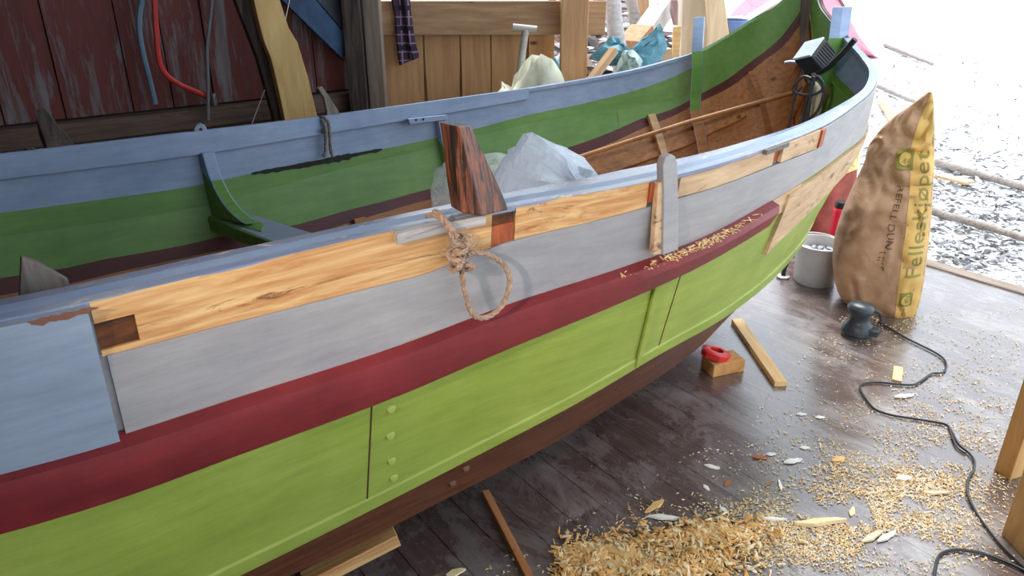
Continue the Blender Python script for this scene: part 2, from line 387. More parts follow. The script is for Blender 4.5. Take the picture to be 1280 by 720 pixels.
        for (u,v) in ((7.95,3.35),(7.85,3.6)):
            c=Vector(hpt(u,v,side,-.01)); m=MB()
            rows=[[c+Vector((r*math.cos(a*PI/7),-z,r*math.sin(a*PI/7)*.8-z)) for a in range(14)] for r,z in((.012,0.0),(.010,.004),(.0005,.006))]
            m.grid(rows,0,close=True); m.build('rivet_head',[M['oil']],boat,smooth=True)
    # lower moulding line of the lime strake
    m=MB(); us=urange(.8,19,.2)
    m.grid([[hpt(u,2.86,side,-.001),hpt(u,2.88,side,.004),hpt(u,2.99,side,.005),hpt(u,3.03,side,-.01)] for u in us],0,close=True)
    m.build('lower_moulding',[M['lime']],boat,smooth=True,auto=math.radians(25))
    # gunwale cap
    wtab=[(0,.09),(5,.09),(6,.092),(7,.082),(8,.098),(9.3,.125),(10.5,.095),(12,.065),(13.2,.04),(14,.03),(17,.03),(20,.02)] if near else [(0,.05),(20,.035)]
    def cap(u0,u1,mt,name,oo=.0,t=.014,wm=1,zb=.003):
        m=MB(); us=urange(u0,u1,.15); rows=[]
        for u in us:
            w=interp(wtab,u)*wm; p=hpt(u,0,side,oo); q=hpt(u,0,side,-w)
            z=p[2]+zb
            # keep the cap level across
            rows.append([(p[0],p[1]-side*.004,z-t),(p[0],p[1],z-.0022),(p[0]*.92+q[0]*.08,p[1]*.92+q[1]*.08,z),(q[0],q[1],z),(q[0],q[1],z-t)])
        m.grid(rows,0,close=True);m.f.append((0,1,2,3,4));m.m.append(0);qq=(len(us)-1)*5;m.f.append(tuple(qq+k for k in range(5)));m.m.append(0)
        return m.build(name,[mt],boat,smooth=True,auto=math.radians(30))
    cap(.6,UT,M['capb'] if near else M['blue'],'gunwale_cap')
    cap(UT,20,M['maroon'] if near else M['lgreen'],'bow_gunwale_cap',wm=.6)
    # inwale plank (proud inner plank under the cap)
    m=MB(); us=urange(1,12.0 if not near else 12.0,.2)
    m.grid([[hpt(u,.0,side,-.022),hpt(u,.0,side,-.048),hpt(u,.30,side,-.046),hpt(u,.30,side,-.022)] for u in us],0,close=True)
    m.f.append((0,1,2,3));m.m.append(0);q=(len(us)-1)*4;m.f.append((q,q+1,q+2,q+3));m.m.append(0)
    m.build('inwale',[M['blue']],boat,smooth=True,auto=math.radians(30))
# keel and stems
m=MB(); prof=[]
for u in urange(0,20,.25):
    k=hrow(5,u); prof.append((k[0],k[2]))
prof=[(x,z) for x,z in prof]
out=[]
for i,(x,z) in enumerate(prof):
    a=prof[max(i-1,0)];b=prof[min(i+1,len(prof)-1)];dx,dz=b[0]-a[0],b[1]-a[1];l=math.hypot(dx,dz) or 1
    out.append((x+dz/l*.05,z-dx/l*.05))
out=[(x,max(z,.002)) for x,z in out]
top=[(3.10,1.62),(3.05,1.78)]; 
rows=[[(p[0],-.02,p[1]),(p[0],.02,p[1]),(o_[0],.014,o_[1]),(o_[0],-.014,o_[1])] for p,o_ in zip(prof,out)]
m.grid(rows,0,close=True); m.f.append((0,1,2,3));m.m.append(0);q=(len(rows)-1)*4;m.f.append((q,q+1,q+2,q+3));m.m.append(0)
m.build('keel',[M['oil']],boat,smooth=True,auto=math.radians(30))
m=MB()
inner=[(2.86,.50),(2.98,.68),(3.07,.9),(3.10,1.1),(3.09,1.3),(3.07,1.5),(3.03,1.7),(3.02,1.82)]
outer=[(3.02,.60),(3.10,.74),(3.17,.92),(3.20,1.12),(3.19,1.32),(3.17,1.5),(3.15,1.7),(3.14,1.84)]
m.grid([[(a[0],-.026,a[1]),(a[0],.026,a[1]),(b[0],.016,b[1]),(b[0],-.016,b[1])] for a,b in zip(inner,outer)],0,close=True)
m.f.append((0,1,2,3));m.m.append(0);q=(len(inner)-1)*4;m.f.append((q,q+1,q+2,q+3));m.m.append(0)
m.build('stem_post',[M['weatherz']],boat,bevel=.004,smooth=True)
m=MB(); m.grid([[(x,-.02,z),(x,.02,z),(x-.1,.014,z),(x-.1,-.014,z)] for x,z in((-.98,.25),(-1.2,.6),(-1.36,1.0),(-1.42,1.35),(-1.42,1.8))],0,close=True)
m.build('stern_post',[M['weatherz']],boat,bevel=.004)
# ---- ribs (frames) following the hull on both sides, and timberheads
def rib(side,pairs,w,t,mats,name='frame_rib',slots=None,label=None,rise=0,off=-.024):
    """pairs: (u,v) centre line down the inner hull"""
    m=MB(); rows=[]; pts=[]
    for i,(u,v) in enumerate(pairs):
        p=Vector(hpt(u,max(v,0),side,off)); q=Vector(hpt(u,max(v,0),side,off-t))
        if v<0: p.z+=-v; q.z+=-v
        pts.append((p,q))
    for i,(p,q) in enumerate(pts):
        rows.append([p+Vector((-w/2,0,0)),p+Vector((w/2,0,0)),q+Vector((w/2,0,0)),q+Vector((-w/2,0,0))])
    m.grid(rows,0,close=True,matfn=(lambda a,b:slots[a]) if slots else None)
    m.f.append((0,1,2,3));m.m.append(slots[0] if slots else 0);q=(len(rows)-1)*4;m.f.append((q,q+1,q+2,q+3));m.m.append(slots[-1] if slots else 0)
    o=m.build(name,mats,boat,bevel=.003)
    if label:o['label']=label
    return o
tm=[M['blue'],M['green'],M['inner']]
rib(1,[(16.0,-.15),(16.0,0),(16.0,.4),(15.95,.9),(15.9,1.5),(15.75,2.2),(15.5,2.8),(15.1,3.5)],.075,.05,tm,'timberhead',[0,1,1,1,1,2,2],'blue topped timberhead on the far gunwale',)
rib(-1,[(17.15,-.115),(17.15,0),(17.1,.6),(17.0,1.35),(16.9,2.1),(16.8,2.8),(16.7,3.5)],.07,.05,tm,'timberhead',[0,1,1,2,2,2],'blue topped timberhead beside the work lamp')
for side in(-1,1):
    rib(side,[(14.40,2.0),(14.40,2.35),(14.38,2.8),(14.3,3.5),(14.2,4.4)],.05,.03,[M['bare2']],'frame_rib')
    rib(side,[(12.4,2.3),(12.4,2.8),(12.3,3.5),(12.2,4.6)],.05,.03,[M['inner']],'frame_rib')
    rib(side,[(17.6,1.8),(17.6,2.4),(17.5,3.3),(17.4,4.2)],.04,.025,[M['inner']],'frame_rib')
    rib(side,[(9.0,2.3),(9.0,3),(9,3.5),(9,4.6)],.05,.03,[M['inner']],'frame_rib')
    rib(side,[(5.4,2.2),(5.4,3),(5.4,3.5),(5.4,4.6)],.05,.03,[M['inner']],'frame_rib')
# ---- thwart with its knees
def slab(name,quad,z,t,mat,bevel=.004,label=None):
    m=MB(); m.extr([(x,y,z-t) for x,y in quad],(0,0,t)); o=m.build(name,mat,boat,bevel=bevel)
    if label:o['label']=label
    return o
TZ=.75
slab('thwart',[(.86,-.70),(1.03,-.70),(.76,.705),(.645,.715)],TZ,.035,[M['lblue']],label='grey blue thwart')
slab('thwart_end',[(.722,.38),(.760,.46),(.758,.712),(.636,.716)],TZ+.003,.04,[M['green']],label='green painted thwart end')
slab('thwart_edge',[(.785,-.2),(.80,-.2),(.652,.70),(.637,.70)],TZ-.002,.045,[M['green']],label='green aft edge of the thwart')
slab('thwart',[(1.70,-.68),(1.84,-.68),(1.74,.66),(1.60,.66)],.70,.03,[M['inner']])
slab('thwart',[(-.05,-.66),(.12,-.66),(.08,.60),(-.1,.60)],.62,.03,[M['weather']])
def knee(x,side,prof_in,vtop,w,mats,ztop,zfoot,name='knee',n=10,slots=None,skew=0,label=None):
    """prof_in = list of inner edge (y,z) from top to foot"""
    inn=cat([Vector((0,y,z)) for y,z in prof_in],4)
    u=xu(x); rows=[]
    K=len(inn)
    for i,p in enumerate(inn):
        f=i/(K-1); z=ztop+(zfoot-ztop)*f
        # back edge follows the hull
        lo,hi=0,3.0
        for _ in range(20):
            mid=(lo+hi)/2
            if hpt(u,mid,1,-.024)[2]>z: lo=mid
            else: hi=mid
        yb=hpt(u,lo,1,-.024)[1]
        xx=x+skew*(yb-p.y)
        rows.append([(x-w/2,side*yb,z),(x+w/2,side*yb,z),(xx+w/2,side*p.y,p.z),(xx-w/2,side*p.y,p.z)])
    m=MB(); m.grid(rows,0,close=True,matfn=(lambda a,b:0 if a<K*.28 else 1) if len(mats)>1 else None)
    m.f.append((0,1,2,3));m.m.append(0);q=(K-1)*4;m.f.append((q,q+1,q+2,q+3));m.m.append(len(mats)-1)
    o=m.build(name,mats,boat,bevel=.004)
    if label:o['label']=label
knee(.675,1,[(.70,.975),(.68,.90),(.63,.83),(.56,.785),(.47,.762)],0,.042,[M['blue'],M['green']],.975,.752,skew=.20,label='curved green knee with a blue top on the thwart')
knee(.93,-1,[(.70,.97),(.66,.89),(.60,.82),(.52,.775),(.44,.755)],0,.042,[M['blue'],M['green']],.97,.752)
knee(1.66,1,[(.735,.965),(.715,.88),(.69,.80),(.63,.74),(.55,.705)],0,.045,[M['blue'],M['green']],.965,.705,label='green knee under the two hole cleat')
knee(1.76,-1,[(.72,.965),(.70,.88),(.67,.80),(.60,.74),(.52,.705)],0,.045,[M['blue'],M['green']],.965,.705)
# floor boards in the bottom
for k,(y0,y1) in enumerate(((-.30,-.11),(-.10,.10),(.11,.30))):
    m=MB(); n=16; rows=[]
    for i in range(n):
        x=-.5+2.75*i/(n-1); tp=1-.5*max(0,(x-1.6)/.65)**1.5; z=.20+.10*max(0,(x-1.5)/.75)**2
        rows.append([(x,y0*tp,z),(x,y1*tp,z),(x,y1*tp,z+.016),(x,y0*tp,z+.016)])
    m.grid(rows,0,close=True);m.f.append((0,1,2,3));m.m.append(0);q=(n-1)*4;m.f.append((q,q+1,q+2,q+3));m.m.append(0)
    m.build('bottom_board',[M['inner']],boat,bevel=.002)
# stringers along the inner sides
for side in(-1,1):
    m=MB(); us=urange(2,17,.25)
    m.grid([[hpt(u,2.62,side,-.026),hpt(u,2.62,side,-.042),hpt(u,2.72,side,-.046),hpt(u,2.74,side,-.03)] for u in us],0,close=True)
    m.build('stringer',[M['inner']],boat,smooth=True,auto=math.radians(30))
# ---- outline plates: traced outline in a plane y=const (boat space) with real thickness
def plate(name,pix,y,t,mats,parent=boat,bevel=.003,label=None,mi=0,hole=None):
    pts=[inb(px,py,y=y) for px,py in pix]; m=MB(); m.extr(pts,(0,t,0),mi)
    o=m.build(name,mats,parent,bevel=bevel)
    if label:o['label']=label
    return o
plate('oar_board',[(829,319),(830,240),(829,207),(832,197),(838,192),(844,195),(847,204),(848,240),(848,312)],-.832,.022,[M['grey']],label='grey board with a rounded top on the near side')
plate('oar_board_wedge',[(817,319),(823,228),(830,226),(829,318)],-.826,.016,[M['bare2']],label='narrow unpainted wedge beside the rounded board')
# thole standing on the near gunwale
def solid(name,lower,upper,mats,parent=boat,bevel=.003,label=None,n=8,amp=0,smooth=False):
    m=MB();rows=[]
    for i in range(n+1):
        f=i/n; rows.append([Vector(a).lerp(Vector(b),f) for a,b in zip(lower,upper)])
    m.grid(rows,0,close=True);k=len(lower);m.f.append(tuple(range(k))[::-1]);m.m.append(0);q=n*k;m.f.append(tuple(q+j for j in range(k)));m.m.append(len(mats)-1)
    if amp:
        m.v=[tuple(Vector(p)+noise.noise_vector(Vector(p)*14)*amp) for p in m.v]
    o=m.build(name,mats,parent,bevel=bevel,smooth=smooth)
    if label:o['label']=label
    return o
yA=-.775
bl=inb(577,266,y=yA-.02); br=inb(636,262,y=yA-.02); bm_=inb(602,271,y=yA-.045)
tl=inb(562,156,y=yA); tr=inb(589,157,y=yA+.0); tm_=inb(574,158,y=yA-.02)
d1=Vector((.01,.055,0)); d2=Vector((.005,.045,.0))
solid('thole_block',[bl,bm_,br,br+d1,bl+d1],[tl,tm_,tr,tr+d2,tl+d2],[M['chip'],M['weather']],amp=.002,label='flaking brown thole block standing on the near gunwale')
# far side fittings
plate('eye_plate',[(243,176),(243,161),(246,156),(251,154),(256,156),(259,161),(259,174)],.742,.02,[M['lblue']],label='rounded blue eye plate with a hole')
c=inb(251,162,y=.7415); m=MB(); m.grid([[c+Vector((.006*math.cos(k*PI/6),-y_,.006*math.sin(k*PI/6))) for k in range(12)] for y_ in(0,.0015)],0,close=True); m.f.append(tuple(range(12,24)));m.m.append(0); m.build('plate_hole',[M['black']],boat)
plate('thole_plate',[(397,110),(403,108),(410,118),(428,146),(408,150),(409,140),(405,122)],.79,.02,[M['weatherz']],label='pale grey thole plate on the far gunwale')
lo=[inb(60,189,y=.77),inb(96,184,y=.77)]; solid('thole_stump',[lo[0],lo[1],lo[1]+Vector((0,.06,0)),lo[0]+Vector((0,.06,0))],[inb(42,138,y=.78),inb(56,136,y=.78),inb(56,136,y=.82),inb(42,138,y=.82)],[M['dweather']],amp=.009,label='dark split thole stump on the far gunwale',n=9)
plate('cleat',[(507,148),(556,143),(558,149),(510,155)],.742,-.02,[M['blue']],label='two hole cleat on the far inwale')
for px,py in((520,150),(529,149)):
    c=inb(px,py,y=.721); m=MB(); m.grid([[c+Vector((.005*math.cos(k*PI/5),-y_,.005*math.sin(k*PI/5))) for k in range(10)] for y_ in(0,.0015)],0,close=True); m.f.append(tuple(range(10,20)));m.m.append(0); m.build('cleat_hole',[M['black']],boat)
c=inb(404,163,y=.728); m=MB(); m.grid([[c+Vector((.009*math.cos(k*PI/6),-y_,.009*math.sin(k*PI/6))) for k in range(12)] for y_ in(0,.003)],0,close=True); m.f.append(tuple(range(12,24)));m.m.append(0); m.build('inwale_hole',[M['black']],boat)
# grey frame head poking up inside the near side, lower left
q=[inb(px,py,y=-.64) for px,py in((24,385),(27,322),(50,330),(86,351),(88,372))]
m=MB(); m.extr(q,(.0,.022,0)); m.build('frame_head',[M['weatherz']],boat,bevel=.002)['label']='grey pointed frame head inside the near side'
# damaged black edge under the far blue band
m=MB(); us=urange(7.75,9.6,.05); rows=[]
for i,u in enumerate(us):
    a=.012+.05*abs(noise.noise(Vector((u*7,0,3))))+.03*math.sin(PI*i/(len(us)-1)); vb_=interp(VBF,u)
    rows.append([hpt(u,vb_-a*.6,1,-.0235),hpt(u,vb_+a*1.3,1,-.0235)])
m.grid(rows); m.build('peeled_strip',[plain('tar_black',srgb(26,34,24),.8,0,.3,40)],boat)['label']='black peeled strip under the blue band'
# flaked paint at the near left end
for (px,py,w,h) in((55,398,.02,.006),(88,391,.035,.005)):
    c=inb(px,py,y=-.795); m=MB(); n=14
    pts=[c+Vector((w*math.cos(k*2*PI/n)*(1+.25*math.sin(k*2.3)),0,h*math.sin(k*2*PI/n)*(1+.4*math.cos(k*3.1)))) for k in range(n)]
    u=xu(c.x); yy=hpt(u,.04,-1,.0175)[1]
    pts=[Vector((p.x,yy-.0003,min(p.z,hpt(u,.0,-1)[2]-.002))) for p in pts]
    m.f.append(tuple(range(n)));m.m.append(0);m.v=[tuple(p) for p in pts]; m.build('flaked_spot',[M['oil']],boat)
# ------------------------------------------------------------------ shed
RNG=random.Random(3)
def bw(x,y,z=0):  # point on the shed's own axes (same heading as the boat, not heeled)
    return AX*x+NX*(y+1.955)+ZU*z
SM=Matrix(((AX.x,NX.x,0,NX.x*1.955),(AX.y,NX.y,0,NX.y*1.955),(0,0,1,0),(0,0,0,1)))
# floor boards run across the boat
def floor_mat():
    m,nt,b=new_mat('stained_floor_boards')
    v=coords(nt,(1,1,1))
    sep=nt.nodes.new('ShaderNodeSeparateXYZ'); nt.links.new(v,sep.inputs[0])
    mod=N(nt,'ShaderNodeMath',operation='PINGPONG'); mod.inputs[1].default_value=.06
    nt.links.new(sep.outputs[0],mod.inputs[0])
    seam=ramp(nt,mod.outputs[0],[(0,g4(1)),(.05,g4(0))])
    seam=N(nt,'ShaderNodeMath',operation='LESS_THAN'); seam.inputs[1].default_value=.0016; nt.links.new(mod.outputs[0],seam.inputs[0])
    g=noise_n(nt,coords(nt,(26,2,2)),1.6,8,.7,.4)
    col=mix(nt,ramp(nt,g,[(.35,g4(0)),(.65,g4(1))]),srgb(96,80,76),srgb(72,58,56))
    d=noise_n(nt,coords(nt,(2.2,1.3,1)),2.0,10,.78,.5)
    col=mix(nt,ramp(nt,d,[(.48,g4(0)),(.70,g4(.65))]),col,srgb(160,154,150))
    d2=noise_n(nt,coords(nt,(1,1,1)),46,6,.8)
    col=mix(nt,ramp(nt,d2,[(.60,g4(0)),(.68,g4(.75))]),col,srgb(190,164,130))
    col=mix(nt,seam.outputs[0],col,srgb(30,24,24))
    nt.links.new(col,b.inputs['Base Color'])
    r=ramp(nt,d,[(.35,g4(.16)),(.7,g4(.42))]); nt.links.new(r,b.inputs['Roughness'])
    b.inputs['Specular IOR Level'].default_value=1.0
    b.inputs['Coat Weight'].default_value=.8; b.inputs['Coat Roughness'].default_value=.22; b.inputs['Coat IOR'].default_value=1.6
    bump(nt,b,g,.002,.4); return m
m=MB(); m.box((-3.4,-3.2,-.12),(4.1,2.2,0))
fl=m.build('floor',[floor_mat()],mw=SM); tag(fl,kind='structure')
# edge beam of the floor
m=MB(); m.box((4.1,-3.2,-.14),(4.2,2.2,.012)); o=m.build('trim_1',[wood('edge_log',srgb(150,136,124),srgb(120,106,96),srgb(80,68,60),.8,grain=(22,2,22))],mw=SM,bevel=.02); tag(o,kind='structure')
# red board wall, boards with peeled paint
def wall_mat():
    m,nt,b=new_mat('peeling_red_boards')
    g=noise_n(nt,coords(nt,(14,14,1.1)),2.2,9,.72,.8)
    big=noise_n(nt,coords(nt,(5,5,.7)),1.7,6,.7,.5)
    lo=N(nt,'ShaderNodeSeparateXYZ'); nt.links.new(coords(nt),lo.inputs[0])
    base=mix(nt,ramp(nt,g,[(.3,g4(0)),(.7,g4(1))]),srgb(112,54,50),srgb(84,42,40))
    grey=mix(nt,ramp(nt,noise_n(nt,coords(nt,(40,40,2)),2,6,.6),[(.3,g4(0)),(.7,g4(1))]),srgb(132,128,130),srgb(96,92,94))
    add=N(nt,'ShaderNodeMath',operation='ADD'); nt.links.new(g,add.inputs[0]); nt.links.new(big,add.inputs[1])
    col=mix(nt,ramp(nt,add.outputs[0],[(1.0*.5+.03,g4(0)),(.62,g4(1))]) if False else ramp(nt,N_half(nt,add.outputs[0]),[(.50,g4(0)),(.57,g4(.85))]),base,grey)
    nt.links.new(col,b.inputs['Base Color']); b.inputs['Roughness'].default_value=.8
    bump(nt,b,g,.004,.6); return m
def N_half(nt,s):
    k=N(nt,'ShaderNodeMath',operation='MULTIPLY'); k.inputs[1].default_value=.5; nt.links.new(s,k.inputs[0]); return k.outputs[0]
WM=wall_mat()
WY=1.88     # wall face, shed axes
def wallx(px,py=60):
    p=onplane(px,py,bw(0,WY),NX); return (p-NX*1.955).dot(AX)
edges=[-3.4,-3.2,-3.0,-2.8,-2.6,-2.4,-2.2,-2.0,-1.8,-1.6,-1.42,-1.2,-1.0,-.8,-.58]+[wallx(p) for p in(-160,-80,-20,62,152,205,258,330,392)]+[1.93]
edges=sorted(edges)
m=MB()
for i,(a,b) in enumerate(zip(edges,edges[1:])):
    d=RNG.uniform(0,.012); m.box((a+.003,WY+d,.90),(b-.003,WY+.03+d,2.75))
o=m.build('wall_left',[WM],mw=SM); tag(o,kind='structure')
m=MB(); m.box((-3.4,WY+.03,.0),(1.9,WY+.09,2.75)); o=m.build('wall_left_core',[plain('dark_backing',srgb(46,40,38),.9)],mw=SM); tag(o,kind='structure')
m=MB(); m.box((-3.4,WY-.06,.80),(1.9,WY+.03,.89)); m.box((-3.4,WY-.02,0),(1.9,WY+.03,.80)); o=m.build('baseboard_left',[M['dweather'] if False else wood('sill_beam',srgb(112,92,80),srgb(84,70,62),srgb(50,42,38),.8)],mw=SM,bevel=.006); tag(o,kind='structure')
# unseen roof, cut short to let sun in, and the shed's closed left end
m=MB(); m.box((-3.5,-3.1,2.75),(2.15,2.1,2.80))
o=m.build('ceiling',[wood('roof_boards',srgb(120,96,76),srgb(92,72,58),srgb(60,46,38),.8,grain=(2,14,2))],mw=SM); tag(o,kind='structure')
m=MB(); m.box((-3.45,-3.1,0),(-3.4,2.0,2.75)); o=m.build('wall_end',[WM],mw=SM); tag(o,kind='structure')
m=MB(); m.box((-3.4,-3.15,0),(-.6,-3.1,2.75)); o=m.build('wall_near_shade',[WM],mw=SM); tag(o,kind='structure')  # unseen camera-side wall, added to cut the light on the left
# corner posts
def post(px0,px1,py,Y,name,mat,label,t=.12,z1=2.74,z0=0,lean=0,cat_='post',amp=.004):
    a=onplane(px0,py,(0,Y,0),Vector((0,1,0)));b=onplane(px1,py,(0,Y,0),Vector((0,1,0)))
    m=MB(); rows=[]
    n=14
    for i in range(n+1):
        z=z0+(z1-z0)*i/n; s=lean*(z-a.z)
        rows.append([(a.x+s,Y,z),(b.x+s,Y,z),(b.x+s,Y+t,z),(a.x+s,Y+t,z)])
    m.grid(rows,0,close=True);m.f.append((0,1,2,3));m.m.append(0);q=n*4;m.f.append((q,q+1,q+2,q+3));m.m.append(0)
    m.v=[(x+noise.noise(Vector((x*3,z*2,y*3)))*amp*2,y,z) for x,y,z in m.v]
    o=m.build(name,mat,bevel=.006); tag(o,label,cat_); return o
post(430,453,60,3.98,'shed_post',[M['dweather']],'dark left face of the square corner post beside the red board wall',.10)  # left face of one square timber, coloured darker as its own piece
post(456,477,60,4.0,'shed_post',[wood('grey_post',srgb(150,136,122),srgb(118,106,96),srgb(84,74,66),.8,grain=(16,16,1.5))],'grey weathered right face of the square corner post left of the pine board fence',.08)
pinez=wood('raw_pine_upright',srgb(214,170,122),srgb(190,144,100),srgb(112,74,50),.65,grain=(13,13,1.0),scale=1.8,knots=True,darkamt=.64)
post(701,735,60,4.03,'fence_post',[wood('fence_post_wood',srgb(206,164,120),srgb(182,138,96),srgb(128,90,66),.65,grain=(16,16,1.2))],'raw pine post at the right end of the board fence',.11,z1=2.74)
# fence: pine slabs under a rail
fen=empty('board_fence',(0.0,4.27,0)); tag(fen,'fence of upright waney pine slabs under a horizontal rail','fence')
def fx(px,Y): return onplane(px,100,(0,Y,0),Vector((0,1,0))).x
rail=MB(); Y=4.2
a=onplane(474,22,(0,Y,0),Vector((0,1,0)));b=onplane(756,26,(0,Y,0),Vector((0,1,0)))
rail.box((a.x,Y-.04-4.27,a.z-.085),(b.x,Y-4.27,a.z+.085))
rw=wood('rail_pine',srgb(196,160,122),srgb(168,132,98),srgb(116,84,62),.65,grain=(1.6,16,16),knots=True)
rail.build('rail',[rw],fen,bevel=.004)
sl=[(479,531),(533,576),(578,613),(615,656),(659,690)]
for i,(p0,p1) in enumerate(sl):
    m=MB(); n=16; x0=fx(p0,4.25);x1=fx(p1,4.25); rows=[]
    for k in range(n+1):
        z=.0+1.32*k/n; j0=noise.noise(Vector((i*3.1,z*3,0)))*.014;j1=noise.noise(Vector((i*3.1+9,z*3,5)))*.014
        rows.append([(x0+j0,-.05,z),(x1+j1,-.05,z),(x1+j1-.006,-.02,z),(x0+j0+.006,-.02,z)])
    m.grid(rows,0,close=True);m.f.append((0,1,2,3));m.m.append(0);q=n*4;m.f.append((q,q+1,q+2,q+3));m.m.append(0)
    m.build('slab_board',[pinez],fen)
for i,(p0,p1) in enumerate(((474,482),(527,537),(572,582),(609,618),(652,663))):
    m=MB(); x0=fx(p0,4.32);x1=fx(p1,4.32); m.box((x0-.03,.045,0),(x1+.03,.065,1.28)); m.build('gap_shade_board',[M['dweather']],fen)  # dark boards added so the gaps between the slabs read black
lower=MB(); lower.box((a.x,.0,.25),(fx(690,4.27),.04,.38)); lower.build('rail',[rw],fen,bevel=.004)
# leaning slab and blue boards at the red wall
def wplate(name,pix,y,t,mats,label,cat_,mi=0,bevel=.004,group=None):
    pts=[onplane(px,py,bw(0,y),NX) for px,py in pix]; loc=Vector((pts[0].x,pts[0].y,0)); m=MB(); m.extr([p-loc for p in pts],-NX*t,mi)
    o=m.build(name,mats,bevel=bevel); o.location=loc; tag(o,label,cat_,group); return o
sl_=wplate('leaning_slab',[(300,-60),(345,0),(356,34),(367,52),(380,95),(398,170),(356,172),(345,118),(334,72),(325,50),(317,20)],1.62,.05,[wood('slab_wood',srgb(206,176,116),srgb(184,150,94),srgb(130,98,60),.65,grain=(7,7,1.2))],'yellow waney slab leaning on the red wall','slab')
wplate('leaning_slab',[(270,-60),(290,0),(318,72),(345,170),(362,172),(338,90),(322,40),(300,-60)],1.70,.05,[M['dweather']],'dark left side face of the yellow leaning slab','slab')  # left side face of the yellow slab, shade put into its dark colour
bluew=wood('blue_boards',srgb(52,84,120),srgb(40,62,92),srgb(96,92,90),.7,grain=(3,3,3))
wplate('diagonal_board',[(335,-60),(350,0),(428,76),(428,42),(392,0),(360,-60)],1.80,.03,[bluew],'dark blue diagonal board against the red wall','board')
wplate('diagonal_board',[(392,-60),(394,0),(427,38),(427,-60)],1.82,.02,[wood('grey_blue_boards',srgb(84,92,100),srgb(62,68,76),srgb(44,48,54),.8,grain=(3,3,3))],'grey board above the blue diagonal board','board')
# ---- hoses and cord on the wall
def wallpath(pix,y): return [onplane(px,py,bw(0,y),NX) for px,py in pix]
def hose(name,pix,y,r,mat,label,cat_,n=8):
    P=wallpath(pix,y); loc=Vector((P[-1].x,P[-1].y,P[-1].z)); m=MB(); m.tube([p-loc for p in cat(P,6)],r,n); o=m.build(name,mat,smooth=True); o.location=loc; tag(o,label,cat_); return o
hose('hose',[(180,-40),(177,0),(174,22),(175,45),(180,72),(187,100),(194,130)],1.80,.013,[plain('blue_grey_hose',srgb(96,124,142),.5)],'blue grey hose hanging on the red wall','hose')
h=hose('hose',[(191,-40),(193,0),(195,35),(198,70),(205,90),(222,104),(244,114),(260,121)],1.78,.013,[plain('red_hose',srgb(196,52,42),.4)],'bright red hose bent round at the wall','hose')
hose('hose',[(264,-40),(265,0),(262,30),(259,60),(260,100),(260,150)],1.76,.008,[plain('grey_hose',srgb(112,124,130),.5)],'thin grey hose hanging beside the hose coupling','hose')
p=onplane(267,124,bw(0,1.765),NX); m=MB(); m.lathe([(.0,-.03),(.015,-.03),(.018,-.02),(.018,-.004),(.013,0),(.013,.01),(.018,.012),(.018,.028),(.0,.03)],14)
o=m.build('hose_coupling',[plain('dull_metal',srgb(150,150,150),.35,.9)],smooth=True); o.location=p; tag(o,'metal hose coupling at the end of the red hose','coupling')
def string(pix,y,label,r=.0022):
    P=wallpath(pix,y); loc=P[0].copy(); m=MB(); m.tube([q-loc for q in P],r,5); o=m.build('string',[plain('white_cord',srgb(208,196,186),.7)]); o.location=loc; tag(o,label,'string')
string([(331,112),(311,165)],1.66,'pale string slanting down left of the yellow slab')
string([(364,-10),(354,38)],1.60,'pale string at the top right of the yellow slab')
# ---- shirt hanging from the rail
def plaid():
    m,nt,b=new_mat('plaid_cloth'); v=coords(nt,(1,1,1)); sep=nt.nodes.new('ShaderNodeSeparateXYZ'); nt.links.new(v,sep.inputs[0])
    def stripes(ax,per,w):
        k=N(nt,'ShaderNodeMath',operation='PINGPONG'); k.inputs[1].default_value=per; nt.links.new(sep.outputs[ax],k.inputs[0])
        l=N(nt,'ShaderNodeMath',operation='LESS_THAN'); l.inputs[1].default_value=w; nt.links.new(k.outputs[0],l.inputs[0]); return l.outputs[0]
    col=mix(nt,stripes(0,.022,.003),srgb(64,42,58),srgb(140,120,150)); col=mix(nt,stripes(2,.022,.003),col,srgb(140,120,150))
    col=mix(nt,stripes(2,.05,.012),col,srgb(40,30,50))
    nt.links.new(col,b.inputs['Base Color']); b.inputs['Roughness'].default_value=.9; return m
Y=4.13; P=lambda px,py:onplane(px,py,(0,Y,0),Vector((0,1,0)))
rows=[];L=[(486,-30),(489,0),(493,22),(494,45),(496,62),(499,82)];R=[(512,-30),(512,0),(514,22),(517,42),(520,58),(524,72)]
base=P(500,10)
for (a_,b_) in zip(cat([(x,y,0) for x,y in L],3),cat([(x,y,0) for x,y in R],3)):
    a=P(a_.x,a_.y);b=P(b_.x,b_.y); rows.append([a.lerp(b,j/8)+Vector((0,-.012*math.sin(j*1.3)+.004*math.sin(a.z*40),0))-base for j in range(9)])
m=MB(); k=len(rows); back=[[p+Vector((0,.018,0)) for p in r][::-1] for r in rows]
m.grid([r+q for r,q in zip(rows,back)],0,close=True); o=m.build('shirt_sleeve',[plaid()],smooth=True); 
o.name='plaid_shirt'; o.location=base; tag(o,'purple plaid shirt sleeve hanging over the fence rail','shirt')
